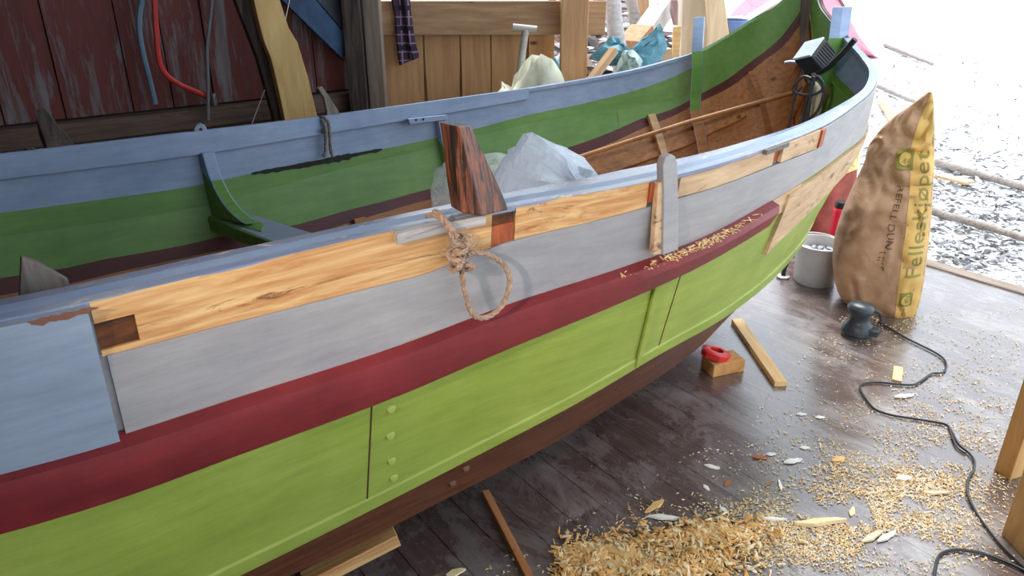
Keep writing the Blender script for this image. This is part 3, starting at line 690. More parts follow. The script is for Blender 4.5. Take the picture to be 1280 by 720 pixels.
# ---- tool with a T handle and the pale sack behind the boat
Y=3.95
a=P(640,112)if False else onplane(640,125,(0,Y,0),Vector((0,1,0)));b=onplane(657,36,(0,Y,0),Vector((0,1,0)))
sp=empty('spade',(a.x,a.y,0)); tag(sp,'grey spade standing with its T handle up against the fence','spade')
steel=wood('worn_handle',srgb(196,190,182),srgb(170,164,156),srgb(120,112,104),.5,grain=(2,18,18))
lo_=Vector((a.x-.06,a.y,.28)); 
m=MB(); m.tube([lo_-Vector((a.x,a.y,0)),b-Vector((a.x,a.y,0))],.019,10); m.build('shaft',[steel],sp,smooth=True)
c1=onplane(641,34,(0,Y,0),Vector((0,1,0)));c2=onplane(671,37,(0,Y,0),Vector((0,1,0)))
m=MB(); m.tube([c1-Vector((a.x,a.y,0)),c2-Vector((a.x,a.y,0))],.018,10); m.build('grip',[steel],sp,smooth=True)
m=MB(); m.extr([(-.17,0,.30),(.05,0,.30),(.04,0,.05),(-.06,0,.0),(-.16,0,.05)],(0,.006,0)); m.build('blade',[plain('spade_steel',srgb(90,90,92),.5,.7)],sp,bevel=.002)
def _u():pass
def crumple(name,center,rad,h,seed,mat,label,cat_,amp=.25,top=None,sub=4):
    bm=bmesh.new(); bmesh.ops.create_icosphere(bm,subdivisions=sub,radius=1)
    for v in bm.verts:
        n=noise.noise_vector(v.co*1.6+Vector((seed,seed,0)))*amp+noise.noise_vector(v.co*4+Vector((seed,0,seed)))*amp*.35+noise.noise_vector(v.co*9+Vector((seed,3,seed)))*amp*.16
        v.co=v.co*(1+.22*(abs(noise.noise(v.co*3.2+Vector((seed,9,1))))-.3)+.12*abs(noise.noise(v.co*7+Vector((seed,2,1)))))+n
        if v.co.z<-.55: v.co.z=-.55
        v.co=Vector((v.co.x*rad[0],v.co.y*rad[1],(v.co.z+.55)*h/1.5))
    me=bpy.data.meshes.new(name); bm.to_mesh(me); bm.free(); me.materials.append(mat)
    o=bpy.data.objects.new(name,me); C.objects.link(o); o.location=center; tag(o,label,cat_)
    for p in me.polygons: p.use_smooth=True
    return o
crumple('sack',(.10,3.75,0.0),(.25,.17,0),1.04,5,plain('pale_sacking',srgb(206,208,186),.8,0,.15,6,.01),'pale crumpled sack behind the far gunwale at the fence','sack',.2)
# ------------------------------------------------------------------ outdoors
def snow_mat():
    m,nt,b=new_mat('snow_and_grit'); v=coords(nt)
    n=noise_n(nt,v,1.1,8,.7,.4); n2=noise_n(nt,coords(nt,(1,2.5,1),(0,0,.6)),9,8,.8,1.0)
    k=mix(nt,ramp(nt,n,[(.42,g4(0)),(.6,g4(1))]),g4(.62),g4(.50))
    gt=N(nt,'ShaderNodeMath',operation='GREATER_THAN'); nt.links.new(n2,gt.inputs[0]); nt.links.new(k,gt.inputs[1])
    y=N(nt,'ShaderNodeSeparateXYZ'); nt.links.new(v,y.inputs[0])
    col=mix(nt,gt.outputs[0],srgb(238,238,240),srgb(120,116,116))
    nt.links.new(col,b.inputs['Base Color']); b.inputs['Roughness'].default_value=.85
    bump(nt,b,n2,.03,.5); return m
def gz(x,y):
    d=math.hypot(x-2.5,y-3.6)
    return -.14+.06*noise.noise(Vector((x*1.1,y*1.1,0)))+max(0,(y-9))*.10+max(0,y-20)*.15
m=MB(); xs=[-30+i*1.0 for i in range(0,28)]+[-2+.25*i for i in range(0,60)]+[13+1.2*i for i in range(0,26)]; xs=sorted(set(round(x,3) for x in xs))
ys=[-8+1*i for i in range(0,9)]+[1+.25*i for i in range(0,44)]+[12+1.5*i for i in range(0,26)]
rows=[]
inv=SM.inverted()
for y in ys:
    r=[]
    for x in xs:
        l=inv@Vector((x,y,0)); z=gz(x,y)
        if -3.6<l.x<4.1 and -3.4<l.y<2.3: z=min(z,-.25)
        r.append((x,y,z))
    rows.append(r)
m.grid(rows); o=m.build('ground',[snow_mat()],smooth=True); tag(o,kind='structure')
# bark and twig litter in front of the floor edge
def litter(name,n,region,sz,mats,label,cat_,seed,zf):
    R=random.Random(seed); m=MB()
    for i in range(n):
        p=region(R); 
        if p is None: continue
        L=R.uniform(*sz); w=L*R.uniform(.15,.5); t=L*.08+.001; a=R.uniform(0,2*PI); tilt=R.uniform(-.35,.35)
        Mx=Matrix.Translation((p[0],p[1],zf(p[0],p[1])+t+abs(math.sin(tilt))*L*.4))@Matrix.Rotation(a,4,'Z')@Matrix.Rotation(tilt,4,'Y')
        vs=[Mx@Vector(q) for q in((-L/2,-w/2,0),(L/2,-w/2*.6,0),(L/2,w/2*.6,L*.08*R.uniform(-1,1)),(-L/2,w/2,0),(0,0,t*1.5))]
        m.add(vs,[(0,1,4),(1,2,4),(2,3,4),(3,0,4),(3,2,1,0)],R.randrange(len(mats)))
    o=m.build(name,mats); tag(o,label,cat_,kind='stuff'); return o
def reg_out(R):
    px=R.gauss(1180,90) if R.random()<.7 else R.uniform(1080,1279); py=R.choice([R.uniform(170,330),R.uniform(235,330),R.uniform(95,250)])
    if py>330+.29*(px-1150)-2 or px<1065 or px>1500: return None
    p=onz(px,py,-.12); return p
lm=[plain('dark_bark',srgb(92,90,92),.9),plain('grey_bark',srgb(150,150,152),.9),plain('pale_chip',srgb(206,200,192),.8),plain('snow_lump',srgb(236,238,240),.8)]
litter('bark_litter',3600,reg_out,(.02,.09),lm,'loose bark and twig litter lying on the snow beyond the floor','debris',5,lambda x,y:gz(x,y)+.003)
def reg_far(R):
    if R.random()<.5: px,py=R.uniform(1065,1280),R.uniform(-45,18)+0
    else: px,py=R.uniform(560,980),R.uniform(-45,110)
    if R.random()<.5 and px>1065 and not(1140<px) : return None
    p=onz(px,py,-.1)
    if p.y>26 or p.y<0 or (p.x>2.6 and p.x<8 and 10.5<p.y<14.5) or p.y<4.75 or (p.x<2.6 and p.y<19.3): return None
    l=inv@p
    if l.x<4.1 and l.y<2.3: return None
    return p
litter('brush_litter',2600,reg_far,(.05,.35),lm,'tangled brush and branches lying on snow behind the boat','debris',8,lambda x,y:gz(x,y)+.01)
def reg_pile2(R):
    px,py=R.uniform(690,900),R.uniform(40,112)
    p=onz(px,py,-.1); l=inv@p
    if p.y<4.75 or l.y<2.3 and l.x<4.1 or p.y>19 or (p.x>2.4 and p.y>9.5): return None
    return p
litter('brush_pile',3200,reg_pile2,(.10,.7),[plain('twig_brown',srgb(120,96,84),.9),plain('twig_dark',srgb(70,62,62),.9),plain('twig_grey',srgb(150,140,136),.9),plain('snow_clump',srgb(230,234,240),.8)],'pile of brown brush and sticks behind the pine fence post','debris',21,lambda x,y:gz(x,y)+.02+.18*random.Random(int(x*1000)).random())
def log(name,p0,p1,r,mat,label,cat_='log',z=None,seed=0):
    a=Vector(p0);b=Vector(p1); m=MB(); n=12; pts=[a.lerp(b,i/n)-a+noise.noise_vector(Vector((i*.6,seed,0)))*r*.3 for i in range(n+1)]
    m.tube(pts,r,10,rfn=lambda f:r*(1-.25*f)); o=m.build(name,mat,smooth=True); o.location=a; tag(o,label,cat_); return o
barkw=wood('bare_branch',srgb(170,160,152),srgb(128,118,110),srgb(84,76,70),.8)
def gl(px,py,dz=.05):
    p=onz(px,py,-.12); return Vector((p.x,p.y,gz(p.x,p.y)+dz))
log('fallen_pole',gl(1168,208),gl(1330,247),.035,[barkw],'dark weathered pole lying highest up beside the tall sack',)
log('fallen_pole',gl(1160,270),gl(1330,318),.028,[barkw],'pale pole lying between the other two right of the sack')
log('fallen_pole',gl(1100,87),gl(1160,104),.03,[barkw],'short dark pole lying on snow right of the bow')
log('fallen_pole',gl(1085,118),gl(1150,134),.03,[barkw],'second short pole on snow just under the first beside the bow')
for i,(q0,q1,lb) in enumerate([((1172,222),(1212,232),'small split board on the snow right of the tall sack'),((1100,130),(1122,160),'small tilted board scrap right of the bow')]):
    a=gl(*q0);b=gl(*q1); o=beam('board_scrap',a,b,.10,.02,[M['bare2']],rough=.003); tag(o,lb,'board')
# ------------------------------------------------------------------ timber pile, tarp and posts behind the far gunwale
def yp(px,py,Y): return onplane(px,py,(0,Y,0),Vector((0,1,0)))
def timber(name,q0,q1,Y0,Y1,w,h,mat,label,cat_='timber',rough=.002,up=(0,0,1)):
    a=yp(*q0,Y0);b=yp(*q1,Y1); o=beam(name,a,b,w,h,mat,rough=rough,up=up); tag(o,label,cat_); return o
birch=wood('birch_log',srgb(212,208,206),srgb(180,176,176),srgb(96,90,88),.7,darkamt=.66)
def tlog(name,q0,q1,Y0,Y1,r,mat,label,cat_='log',seed=1):
    return log(name,yp(*q0,Y0),yp(*q1,Y1),r,[mat],label,cat_,seed=seed)
tlog('birch_log',(786,170),(757,-60),4.35,4.45,.058,birch,'pale birch log leaning upright behind the blue tarp')
tlog('leaning_pole',(806,70),(770,-70),5.2,5.4,.045,wood('grey_pole',srgb(176,166,158),srgb(146,136,128),srgb(96,88,80),.75),'grey pole leaning behind the birch log','pole',seed=4)
timber('sawn_beam',(793,60),(868,-45),4.85,5.6,.12,.11,wood('beam_grey',srgb(208,200,190),srgb(182,172,162),srgb(130,112,98),.7,grain=(1.5,16,16)),'thick grey beam with sawn end sloping above the tarp','beam')
endm=wood('sawn_end',srgb(206,160,122),srgb(178,128,92),srgb(128,84,60),.7,grain=(9,9,9))
a=yp(795,58,4.62);b=yp(812,38,4.72)
o=beam('beam_offcut',a+Vector((-.03,0,-.02)),b+Vector((-.03,0,-.02)),.15,.13,endm); tag(o,'brown sawn beam offcut below the grey sloping beam','beam')
timber('upright_board',(802,20),(803,-60),5.6,5.6,.10,.03,wood('tan_board',srgb(214,172,132),srgb(190,146,106),srgb(140,100,70),.7),'tan upright board far behind the birch log','board',up=(0,1,0))
def post2(pix_l,pix_r,Y,t,name,mat,label,cat_='post'):
    loc=yp(*pix_r[0],Y); loc=Vector((loc.x,Y,0)); m=MB()
    pts=[yp(x,y,Y)-loc for x,y in pix_l]+[yp(x,y,Y)-loc for x,y in pix_r[::-1]]
    m.extr(pts,(0,t,0)); o=m.build(name,mat,bevel=.004); o.location=loc; tag(o,label,cat_); return o
post2([(855,-60),(853,0),(852,40),(849,110)],[(898,-60),(895,0),(885,60),(880,110)],4.55,.12,'concrete_post',[wood('cream_post',srgb(232,222,206),srgb(216,200,176),srgb(196,164,110),.7,grain=(6,6,1.5),darkamt=.66)],'wide cream stained post behind the blue topped timberhead')
post2([(878,-60),(884,0),(887,40),(884,95)],[(904,-60),(906,0),(914,62),(922,110)],4.35,.06,'split_plank',[wood('cream_plank',srgb(240,216,178),srgb(226,196,156),srgb(180,140,100),.6,grain=(14,14,1.5))],'cream split plank standing just right of the timberhead','plank')
post2([(890,-60),(894,0),(903,60),(910,110)],[(898,-60),(903,0),(914,40),(926,110)],4.46,.05,'bark_pole',[wood('bark_strip',srgb(140,118,108),srgb(112,92,86),srgb(70,58,54),.8,grain=(14,14,2))],'brown bark covered pole beside the cream plank','pole')
post2([(840,0),(839,14),(843,32)],[(847,0),(850,20),(853,32)],5.0,.05,'thin_post',[wood('pinkish_bark',srgb(168,140,138),srgb(140,112,112),srgb(96,78,78),.8,grain=(14,14,2))],'short pinkish bark stake between beam and cream post','stake')
post2([(842,34),(841,75)],[(852,32),(849,75)],4.45,.04,'stake',[M['pine']],'short cream stake left of the wide cream post','stake')
timber('leaning_lath',(735,105),(768,62),3.88,3.95,.05,.03,M['bare2'],'short pinkish lath leaning under the blue tarp','lath')
timber('timber_block',(805,75),(838,68),4.2,4.22,.08,.07,M['bare2'],'short block of wood under the right end of the tarp','block')
# tarp: draped cloth of folds
tarpm=plain('blue_tarp',srgb(100,160,180),.6,0,.22,9,.02)
tarp2=plain('pale_tarp',srgb(178,206,204),.6,0,.15,6,.01)
def drape(name,pix,Y,depth,mat,label,cat_,seed,base=None):
    """closed crumpled body whose outline follows pix"""
    pts=[yp(x,y,Y) for x,y in pix]; c=sum(pts,Vector())/len(pts); loc=Vector((c.x,c.y,min(p.z for p in pts))); out=cat(pts,5,closed=True); m=MB(); rows=[]
    for s,(f,d) in enumerate(((.02,-.85),(.3,-.8),(.6,-.6),(.85,-.3),(1,0),(.85,.5),(.5,.9),(.02,1))):
        rows.append([c.lerp(p,f)+Vector((0,depth*d,0))+(noise.noise_vector(Vector((p.x*9+s*.9,p.z*9,seed)))*.5+noise.noise_vector(Vector((p.x*22+s*2.1,p.z*22,seed)))*.35)*depth*(1 if f>.1 else 0)-loc for p in out])
    m.grid(rows,0,close=True); o=m.build(name,mat,smooth=True,auto=math.radians(36)); o.location=loc; tag(o,label,cat_); return o
drape('tarp',[(740,72),(752,58),(764,48),(776,62),(790,72),(808,66),(818,52),(824,34),(829,32),(830,60),(826,72),(806,84),(780,84),(764,84),(752,78)],4.15,.06,[tarpm],'blue tarp bundled round the birch log','tarp',2)
drape('tarp',[(768,88),(774,72),(786,62),(796,66),(799,84),(790,96),(772,96)],4.02,.06,[tarp2],'pale grey blue sheet bundled in front of the blue tarp','tarp',7)
drape('tarp',[(674,75),(688,68),(700,74),(704,90),(690,96),(676,92)],4.6,.05,[tarpm],'small blue plastic scrap seen between fence and post','tarp',9)
white=plain('white_tube',srgb(226,230,234),.5)
def wtube(P,r,label,cat_='tube',name='white_tube',mat=None):
    loc=P[0].copy(); m=MB(); m.tube([p-loc for p in cat(P,5)],r,8); o=m.build(name,[mat or white],smooth=True); o.location=loc; tag(o,label,cat_); return o
wtube([yp(704,38,4.8),yp(706,55,4.8),yp(700,70,4.8),yp(689,76,4.75)],.012,'white curved hose between fence and post')
wtube([yp(890,-10,5.6),yp(903,20,5.6),yp(914,36,5.55)],.014,'white thin tube slanting down to the red boat stern')
wtube([yp(900,26,5.9),yp(928,22,5.9)],.018,'white level tube behind the red boat stern')
# dark blue tub left of the red boat
m=MB(); c=yp(905,40,5.3); m.lathe([(0,0),(.13,0),(.16,.30),(.15,.30),(.12,.02),(0,.02)],20); o=m.build('tub',[plain('blue_tub',srgb(96,120,170),.5)],smooth=True); o.location=(c.x,c.y,gz(c.x,c.y)+.55)
o.location.z=c.z-.22; tag(o,'blue grey tub behind the bark covered pole','tub')
m=MB(); m.box((-.2,-.15,0),(.2,.15,max(.1,c.z-.22-gz(c.x,c.y)))); o2=m.build('crate',[M['dweather']],bevel=.005); o2.location=(c.x,c.y,gz(c.x,c.y)); tag(o2,'dark wooden crate under the blue grey tub','crate')
# second boat, red, coloured pale pink to look overexposed, behind the bow
rb=empty('red_boat',(0,0,0)); tag(rb,'overexposed red rowing boat standing on the snow behind the grey bow','boat')
pinkm=paint('overexposed_red_paint',srgb(226,150,164),srgb(216,136,150),.5); rimm=paint('white_rim',srgb(236,226,228),srgb(224,212,216),.5); ridm=paint('brown_rim',srgb(120,72,76),srgb(100,60,64),.6)
E0=[yp(913,38,11.2),yp(944,18,11.3),yp(975,-1,11.4),yp(1005,-18,11.5),(yp(1035,-14,11.6)),yp(1052,4,11.7),yp(1072,42,11.75),yp(1096,72,11.8),yp(1112,86,11.8)]
top=cat(E0,5); m=MB(); rows=[]
for i,p in enumerate(top):
    f=i/(len(top)-1); w=.8*math.sin(PI*min(1,f*.95+.03))**.6; zb=gz(p.x,p.y)+.02; bot=Vector((p.x,p.y,zb)); h=p.z-zb
    rows.append([p,p+Vector((0,-.02,-h*.3)),p+Vector((0,.06,-h*.72)),bot+Vector((0,w*.8,0)),p+Vector((0,2*w,-h*.72)),p+Vector((0,2*w+.06,0)),p+Vector((0,2*w+.04,0)),p+Vector((0,w,-h*.8)),p+Vector((0,.02,-.02))])
m.grid(rows,0,close=True); n_=9; m.f.append(tuple(range(n_)));m.m.append(0);q=(len(rows)-1)*n_;m.f.append(tuple(q+j for j in range(n_)));m.m.append(0)
m.build('hull',[pinkm],rb,smooth=True)
m=MB(); m.tube([p+Vector((0,-.02,.02)) for p in top[:22]],.045,8); m.build('gunwale',[rimm],rb,smooth=True)
m=MB(); m.tube([p+Vector((0,-.06,-.06)) for p in top[:20]],.018,6); m.build('moulding',[ridm],rb,smooth=True)
m=MB(); m.tube([p+Vector((0,-.012,.0)) for p in top[20:27]],.02,6); m.build('edge_band',[ridm],rb,smooth=True)
# ------------------------------------------------------------------ paper sack
def sack_mat():
    m,nt,b=new_mat('brown_paper'); v=coords(nt)
    n=noise_n(nt,v,5,6,.6,.4); col=mix(nt,ramp(nt,n,[(.35,g4(0)),(.65,g4(1))]),srgb(184,146,112),srgb(160,122,92))
    nt.links.new(col,b.inputs['Base Color']); b.inputs['Roughness'].default_value=.6
    bump(nt,b,noise_n(nt,v,14,5,.6,1.2),.01,.6)
    b.inputs['Transmission Weight'].default_value=0
    return m
SY=onz(1095,393,0); d_=Vector((SY.x,SY.y,0)).normalized(); SN=Vector((-d_.x,-d_.y,0)); SR=Vector((d_.y,-d_.x,0)) # SR = to the right
SP=Vector((SY.x,SY.y,0))+d_*.15
rowsP=[(392,1092,1132,.04),(389,1070,1141,.22),(380,1056,1147,.30),(362,1045,1153,.34),(335,1040,1158,.35),(305,1042,1162,.33),(275,1050,1165,.28),(250,1060,1167,.23),(225,1071,1168,.18),(205,1080,1169,.13),(188,1084,1169,.10),(175,1092,1169,.08),(160,1104,1169,.06),(145,1121,1168,.045),(130,1142,1167,.03),(119,1155,1166,.02),(114,1161,1165,.012)]
srow=[]
for y,l,r,t in rowsP:
    L=onplane(l,y,SP,SN);R=onplane(r,y,SP,SN); srow.append(((L-SP).dot(SR),(R-SP).dot(SR),max(0,(L.z+R.z)/2),t))
srow[0]=(srow[0][0],srow[0][1],0.0,srow[0][3]); srow[1]=(srow[1][0],srow[1][1],min(.008,srow[1][2]),srow[1][3])
def sackpt(rr,a):
    """rr 0..n-1, a angle; front is a=-90deg"""
    n=len(srow);k=min(max(int(rr),0),n-2);t=rr-k; g=lambda i:srow[min(max(i,0),n-1)]
    P=[.5*((2*g(k)[c])+(g(k+1)[c]-g(k-1)[c])*t+(2*g(k-1)[c]-5*g(k)[c]+4*g(k+1)[c]-g(k+2)[c])*t*t+(3*g(k)[c]-g(k-1)[c]-3*g(k+1)[c]+g(k+2)[c])*t**3) for c in range(4)]
    l,r,z,th=P; e=.72
    ca,sa=math.cos(a),math.sin(a); ca=math.copysign(abs(ca)**e,ca); sa=math.copysign(abs(sa)**e,sa)
    p=Vector(((l+r)/2+(r-l)/2*ca, th/2*sa, z))
    f=rr/(n-1); q=Vector((p.x*6,p.y*6,p.z*5))
    amp=.017+.026*f; 
    rid=abs(noise.noise(q+Vector((3,1,0))))-.2; rid2=abs(noise.noise(q*2.3+Vector((7,1,4))))-.2
    dn=(rid*1.6+rid2*.7)*amp*2.0*min(1,rr/2)
    p.y+=math.copysign(dn,sa)*abs(sa)**.5*(1 if sa<0 else .6)*-1*-1
    p.y+=.03*math.sin(p.x*16+z*9)*max(0,f-.35)
    return p
BS=Matrix(((SR.x,-SN.x,0,SP.x),(SR.y,-SN.y,0,SP.y),(0,0,1,0),(0,0,0,1)))
NA=96; sk=empty('paper_sack',mw=BS); tag(sk,'tall brown paper sack with yellow printed stripe standing open and creased','sack')
m=MB(); rws=[[sackpt(i*.2,2*PI*k/NA) for k in range(NA)] for i in range(int((len(srow)-1)/.2)+1)]
m.grid(rws,0,close=True); m.f.append(tuple(range(NA)));m.m.append(0);q=(len(rws)-1)*NA;m.f.append(tuple(q+k for k in range(NA)));m.m.append(0)
m.build('paper_body',[sack_mat()],sk,smooth=True,auto=math.radians(70))
def sackfront(s,rr,off=.002):
    """s -1..1 across the front"""
    e=.72; ca=max(-1,min(1,s)); ca=math.copysign(abs(ca)**(1/e),ca); a=-math.acos(max(-1,min(1,ca)))
    p=sackpt(rr,a); 
    p1=sackpt(rr,a+.02)-sackpt(rr,a-.02);p2=sackpt(min(rr+.05,16),a)-sackpt(max(rr-.05,0),a); n=p1.cross(p2)
    n=n.normalized() if n.length>1e-9 else Vector((0,-1,0))
    if n.y>0 and abs(n.y)>.2: n=-n
    if n.y>=-.2 and s>.5 and n.x<0: n=-n
    return p+n*off
# yellow stripe, its edges given in sack rows
def stripe_edge(rr): return interp([(0,.42),(2,.46),(4,.50),(6,.50),(8,.42),(10,.30),(12,.28),(14,.30),(16,.2)],rr)
m=MB(); R_=[.6+.15*i for i in range(int((15.6-.6)/.15))]
m.grid([[sackfront(stripe_edge(rr)+(.995-stripe_edge(rr))*j/10,rr,.0015) for j in range(11)] for rr in R_],0)
m.build('yellow_stripe',[plain('yellow_print',srgb(212,170,92),.6,0,.08,8)],sk,smooth=True)
printm=plain('olive_print',srgb(138,130,58),.65,0,.05,20)
def rr_of_z(z):
    lo,hi=0,16.
    for _ in range(30):
        mid=(lo+hi)/2
        if sackpt(mid,-1.2).z<z: lo=mid
        else: hi=mid
    return (lo+hi)/2
def text_on_sack(body,smap,mat,name,size=1.0,off=.003,sub=True):
    cu=bpy.data.curves.new('lettering','FONT'); cu.body=body; cu.size=1; cu.align_x='LEFT'; cu.resolution_u=3
    t=bpy.data.objects.new('lettering',cu); C.objects.link(t); bpy.context.view_layer.update()
    dg=bpy.context.evaluated_depsgraph_get(); me=bpy.data.meshes.new_from_object(t.evaluated_get(dg)); bpy.data.objects.remove(t); bpy.data.curves.remove(cu)
    bm=bmesh.new(); bm.from_mesh(me); 
    bmesh.ops.triangulate(bm,faces=bm.faces)
    for _ in range(2): bmesh.ops.subdivide_edges(bm,edges=[e for e in bm.edges if e.calc_length()>.12],cuts=1); bmesh.ops.triangulate(bm,faces=bm.faces)
    xs=[v.co.x for v in bm.verts]; w=max(xs)
    for v in bm.verts: v.co=smap(v.co.x/w,v.co.y)
    bm.to_mesh(me); bm.free(); me.materials.clear(); me.materials.append(mat); me.name=name
    o=bpy.data.objects.new(name,me); C.objects.link(o); o.parent=sk; return o
# vertical word reads upwards
def vm(z0,z1,s0,s1,off=.003):
    def f(x,y):   # x 0..1 along, y 0..0.75 cap height -> towards the left (text rotated 90 deg ccw)
        z=z0+(z1-z0)*x; rr=rr_of_z(z); e=stripe_edge(rr); sa=e+(.995-e)*s0; sb=e+(.995-e)*s1
        return sackfront(sb-(sb-sa)*(y/.72),rr,off)
    return f
text_on_sack('Felleskj\u00f8pet',vm(.205,.775,.20,.80),printm,'printed_name')['label']='olive vertical word printed on the yellow stripe'
def emblem(zc,hh,s0,s1,name='printed_emblem',absol=False):
    def loc(x,y,off):
        z=zc-hh/2+hh*y; rr=rr_of_z(z)
        if absol: sa,sb=s0,s1
        else:
            e=stripe_edge(rr); sa=e+(.995-e)*s0; sb=e+(.995-e)*s1
        return sackfront(sa+(sb-sa)*x,rr,off)
    m=MB(); n=8
    m.grid([[loc(i/n,j/n,.003) for i in range(n+1)] for j in range(n+1)],0)
    # inner round with letters
    k=20; c=[loc(.5+.36*math.cos(2*PI*i/k),.5+.36*math.sin(2*PI*i/k),.007) for i in range(k)]; m.add(c,[tuple(range(k))],1)
    # letters F U K reading downwards, turned a quarter
    def bar(ax,ay,bx,by,w=.05):
        dx,dy=bx-ax,by-ay; l=math.hypot(dx,dy); ox,oy=-dy/l*w/2,dx/l*w/2
        m.add([loc(ax+ox,ay+oy,.010),loc(bx+ox,by+oy,.010),loc(bx-ox,by-oy,.010),loc(ax-ox,ay-oy,.010)],[(0,1,2,3)],0)
    for k_,strokes in enumerate((((0,0,0,1),(0,1,.8,1),(0,.55,.6,.55)),((0,1,0,.1),(0,.1,.8,.1),(.8,.1,.8,1)),((0,0,0,1),(0,.5,.8,1),(0,.5,.8,0)))):
        for (x0,y0,x1,y1) in strokes:
            f=lambda x,y:(.38+y*.24,.76-k_*.19-x*.16)
            A_=f(x0,y0);B_=f(x1,y1); bar(A_[0],A_[1],B_[0],B_[1])
    o=m.build(name,[printm,plain('yellow_print_round',srgb(200,168,84),.6)],sk)
emblem(.735,.085,-.08,.42,absol=True)
emblem(.105,.07,.12,.62)
def hand(word,z0,z1,s,hgt):
    def f(x,y):
        z=z1-(z1-z0)*x; rr=rr_of_z(z); return sackfront(s+hgt*(y/.72)+.015*math.sin(x*9),rr,.003)
    return text_on_sack(word,f,plain('pencil_marks',srgb(96,70,52),.7),'handwritten_note')
hand('REFELL DUN',.34,.62,.12,.15)
hand('HKS',.235,.325,.02,.15)
# ------------------------------------------------------------------ bucket with scraps
B0=onz(1017,351,0); bk=empty('bucket',(B0.x,B0.y,0)); tag(bk,'white plastic bucket of scraps between the boat and the tall sack','bucket')
bwm=plain('white_bucket',srgb(222,220,218),.4,0,.04)
m=MB(); m.lathe([(0,.0),(.098,0),(.104,.010),(.112,.14),(.116,.19),(.122,.19),(.123,.205),(.128,.205),(.128,.216),(.116,.216),(.110,.14),(.102,.012),(0,.012)],40); m.build('bucket_body',[bwm],bk,smooth=True)
m=MB(); m.tube([(.126*math.cos(a),.126*math.sin(a)*1.0-.0,.205+.02*math.sin(a)) for a in [PI*.05+PI*.9*i/16 for i in range(17)]],.0035,6); m.build('handle',[bwm],bk,smooth=True)
R=random.Random(4); mats=[plain('scrap_white',srgb(226,228,232),.6),plain('scrap_grey',srgb(90,96,104),.6),plain('scrap_blue',srgb(150,160,176),.6)]
m=MB(); m.lathe([(0,.12),(.11,.12),(.11,.14),(0,.14)],24); 
for i in range(70):
    a=R.uniform(0,2*PI);r=.09*math.sqrt(R.random());x,y=r*math.cos(a),r*math.sin(a); 
    Mx=Matrix.Translation((x,y,.145+R.uniform(0,.02)))@Matrix.Rotation(R.uniform(0,PI),4,'Z')@Matrix.Rotation(R.uniform(-.5,.5),4,'X'); m.box((-.025,-.008,0),(.025,.008,.004),R.randrange(3),Mx)
o=m.build('scraps',mats); o.location=(B0.x,B0.y,0); tag(o,'pale shavings and scraps filling the white bucket','scraps',kind='stuff')
# red bottle behind the bucket
B1=onz(1046,322,0); rbt=empty('red_bottle',(B1.x,B1.y+.06,0)); tag(rbt,'bright red bottle with a dark cap behind the bucket','bottle')
sc_=(Vector((B1.x,B1.y+.06,0))-CAM).length/924
m=MB(); m.lathe([(0,0),(.038,0),(.040,.004),(.040,.26),(.037,.272),(.030,.278),(0,.278)],24); m.build('bottle_body',[plain('bright_red',srgb(232,30,64),.4,0,.04)],rbt,smooth=True)
m=MB(); m.lathe([(0,.278),(.034,.278),(.036,.282),(.036,.308),(.033,.312),(0,.312)],24); m.build('cap',[M['black']],rbt,smooth=True)
# ruddy sack leaning behind bottle with yellow top
r2=empty('red_sack',(0,0,0)); c=onz(1024,306,0); r2.location=(c.x,c.y+.15,0); tag(r2,'brick red sack with a yellow patterned top behind the bucket','sack')
def lump(name,prof,mat,parent,seed,z0,z1,N_=40,yy=.6,leanx=0):
    m=MB(); rows=[]; K=24
    for i in range(K+1):
        f=i/K; z=z0+(z1-z0)*f; r=interp(prof,f)
        rows.append([Vector((leanx*z+r*math.cos(2*PI*k/N_),yy*r*math.sin(2*PI*k/N_),z))+noise.noise_vector(Vector((math.cos(2*PI*k/N_)*1.5,math.sin(2*PI*k/N_)*1.5,z*7+seed)))*.022 for k in range(N_)])
    m.grid(rows,0,close=True); m.f.append(tuple(range(N_)));m.m.append(0);q=K*N_;m.f.append(tuple(q+k for k in range(N_)));m.m.append(0)
    return m.build(name,[mat],parent,smooth=True)
lump('sack_body',[(0,.155),(.3,.165),(.8,.16),(1,.14)],plain('brick_red_cloth',srgb(168,84,70),.8,0,.2,10,.004),r2,3,.0,.42,leanx=.14)
def ymat():
    m,nt,b=new_mat('yellow_pattern'); v=coords(nt); n=noise_n(nt,v,16,3,.5,2.0)
    nt.links.new(ramp(nt,n,[(.40,srgb(250,200,90)),(.47,srgb(250,240,200)),(.56,srgb(240,190,60)),(.66,srgb(190,190,90))]),b.inputs['Base Color']); b.inputs['Roughness'].default_value=.6; return m
lump('sack_top',[(0,.142),(.5,.12),(.85,.07),(1,.02)],ymat(),r2,3,.42,.70,leanx=.14)
# small clamp foot by the hull
c=onz(984,345,0); cf=empty('clamp_foot',(c.x,c.y,0)); tag(cf,'small dark metal foot with a pale pad beside the bucket','clamp')
m=MB(); m.lathe([(0,0),(.032,0),(.034,.010),(.030,.012),(0,.012)],20,origin=(-.03,-.02,0)); m.build('pad',[plain('pad_metal',srgb(196,196,196),.4,.5)],cf,smooth=True)
m=MB(); m.tube(cat([(-.03,-.02,.012),(-.02,0,.05),(.02,.05,.085),(.07,.10,.10)],5),.012,8); m.build('arm',[plain('dark_metal',srgb(60,58,58),.5,.6)],cf,smooth=True)
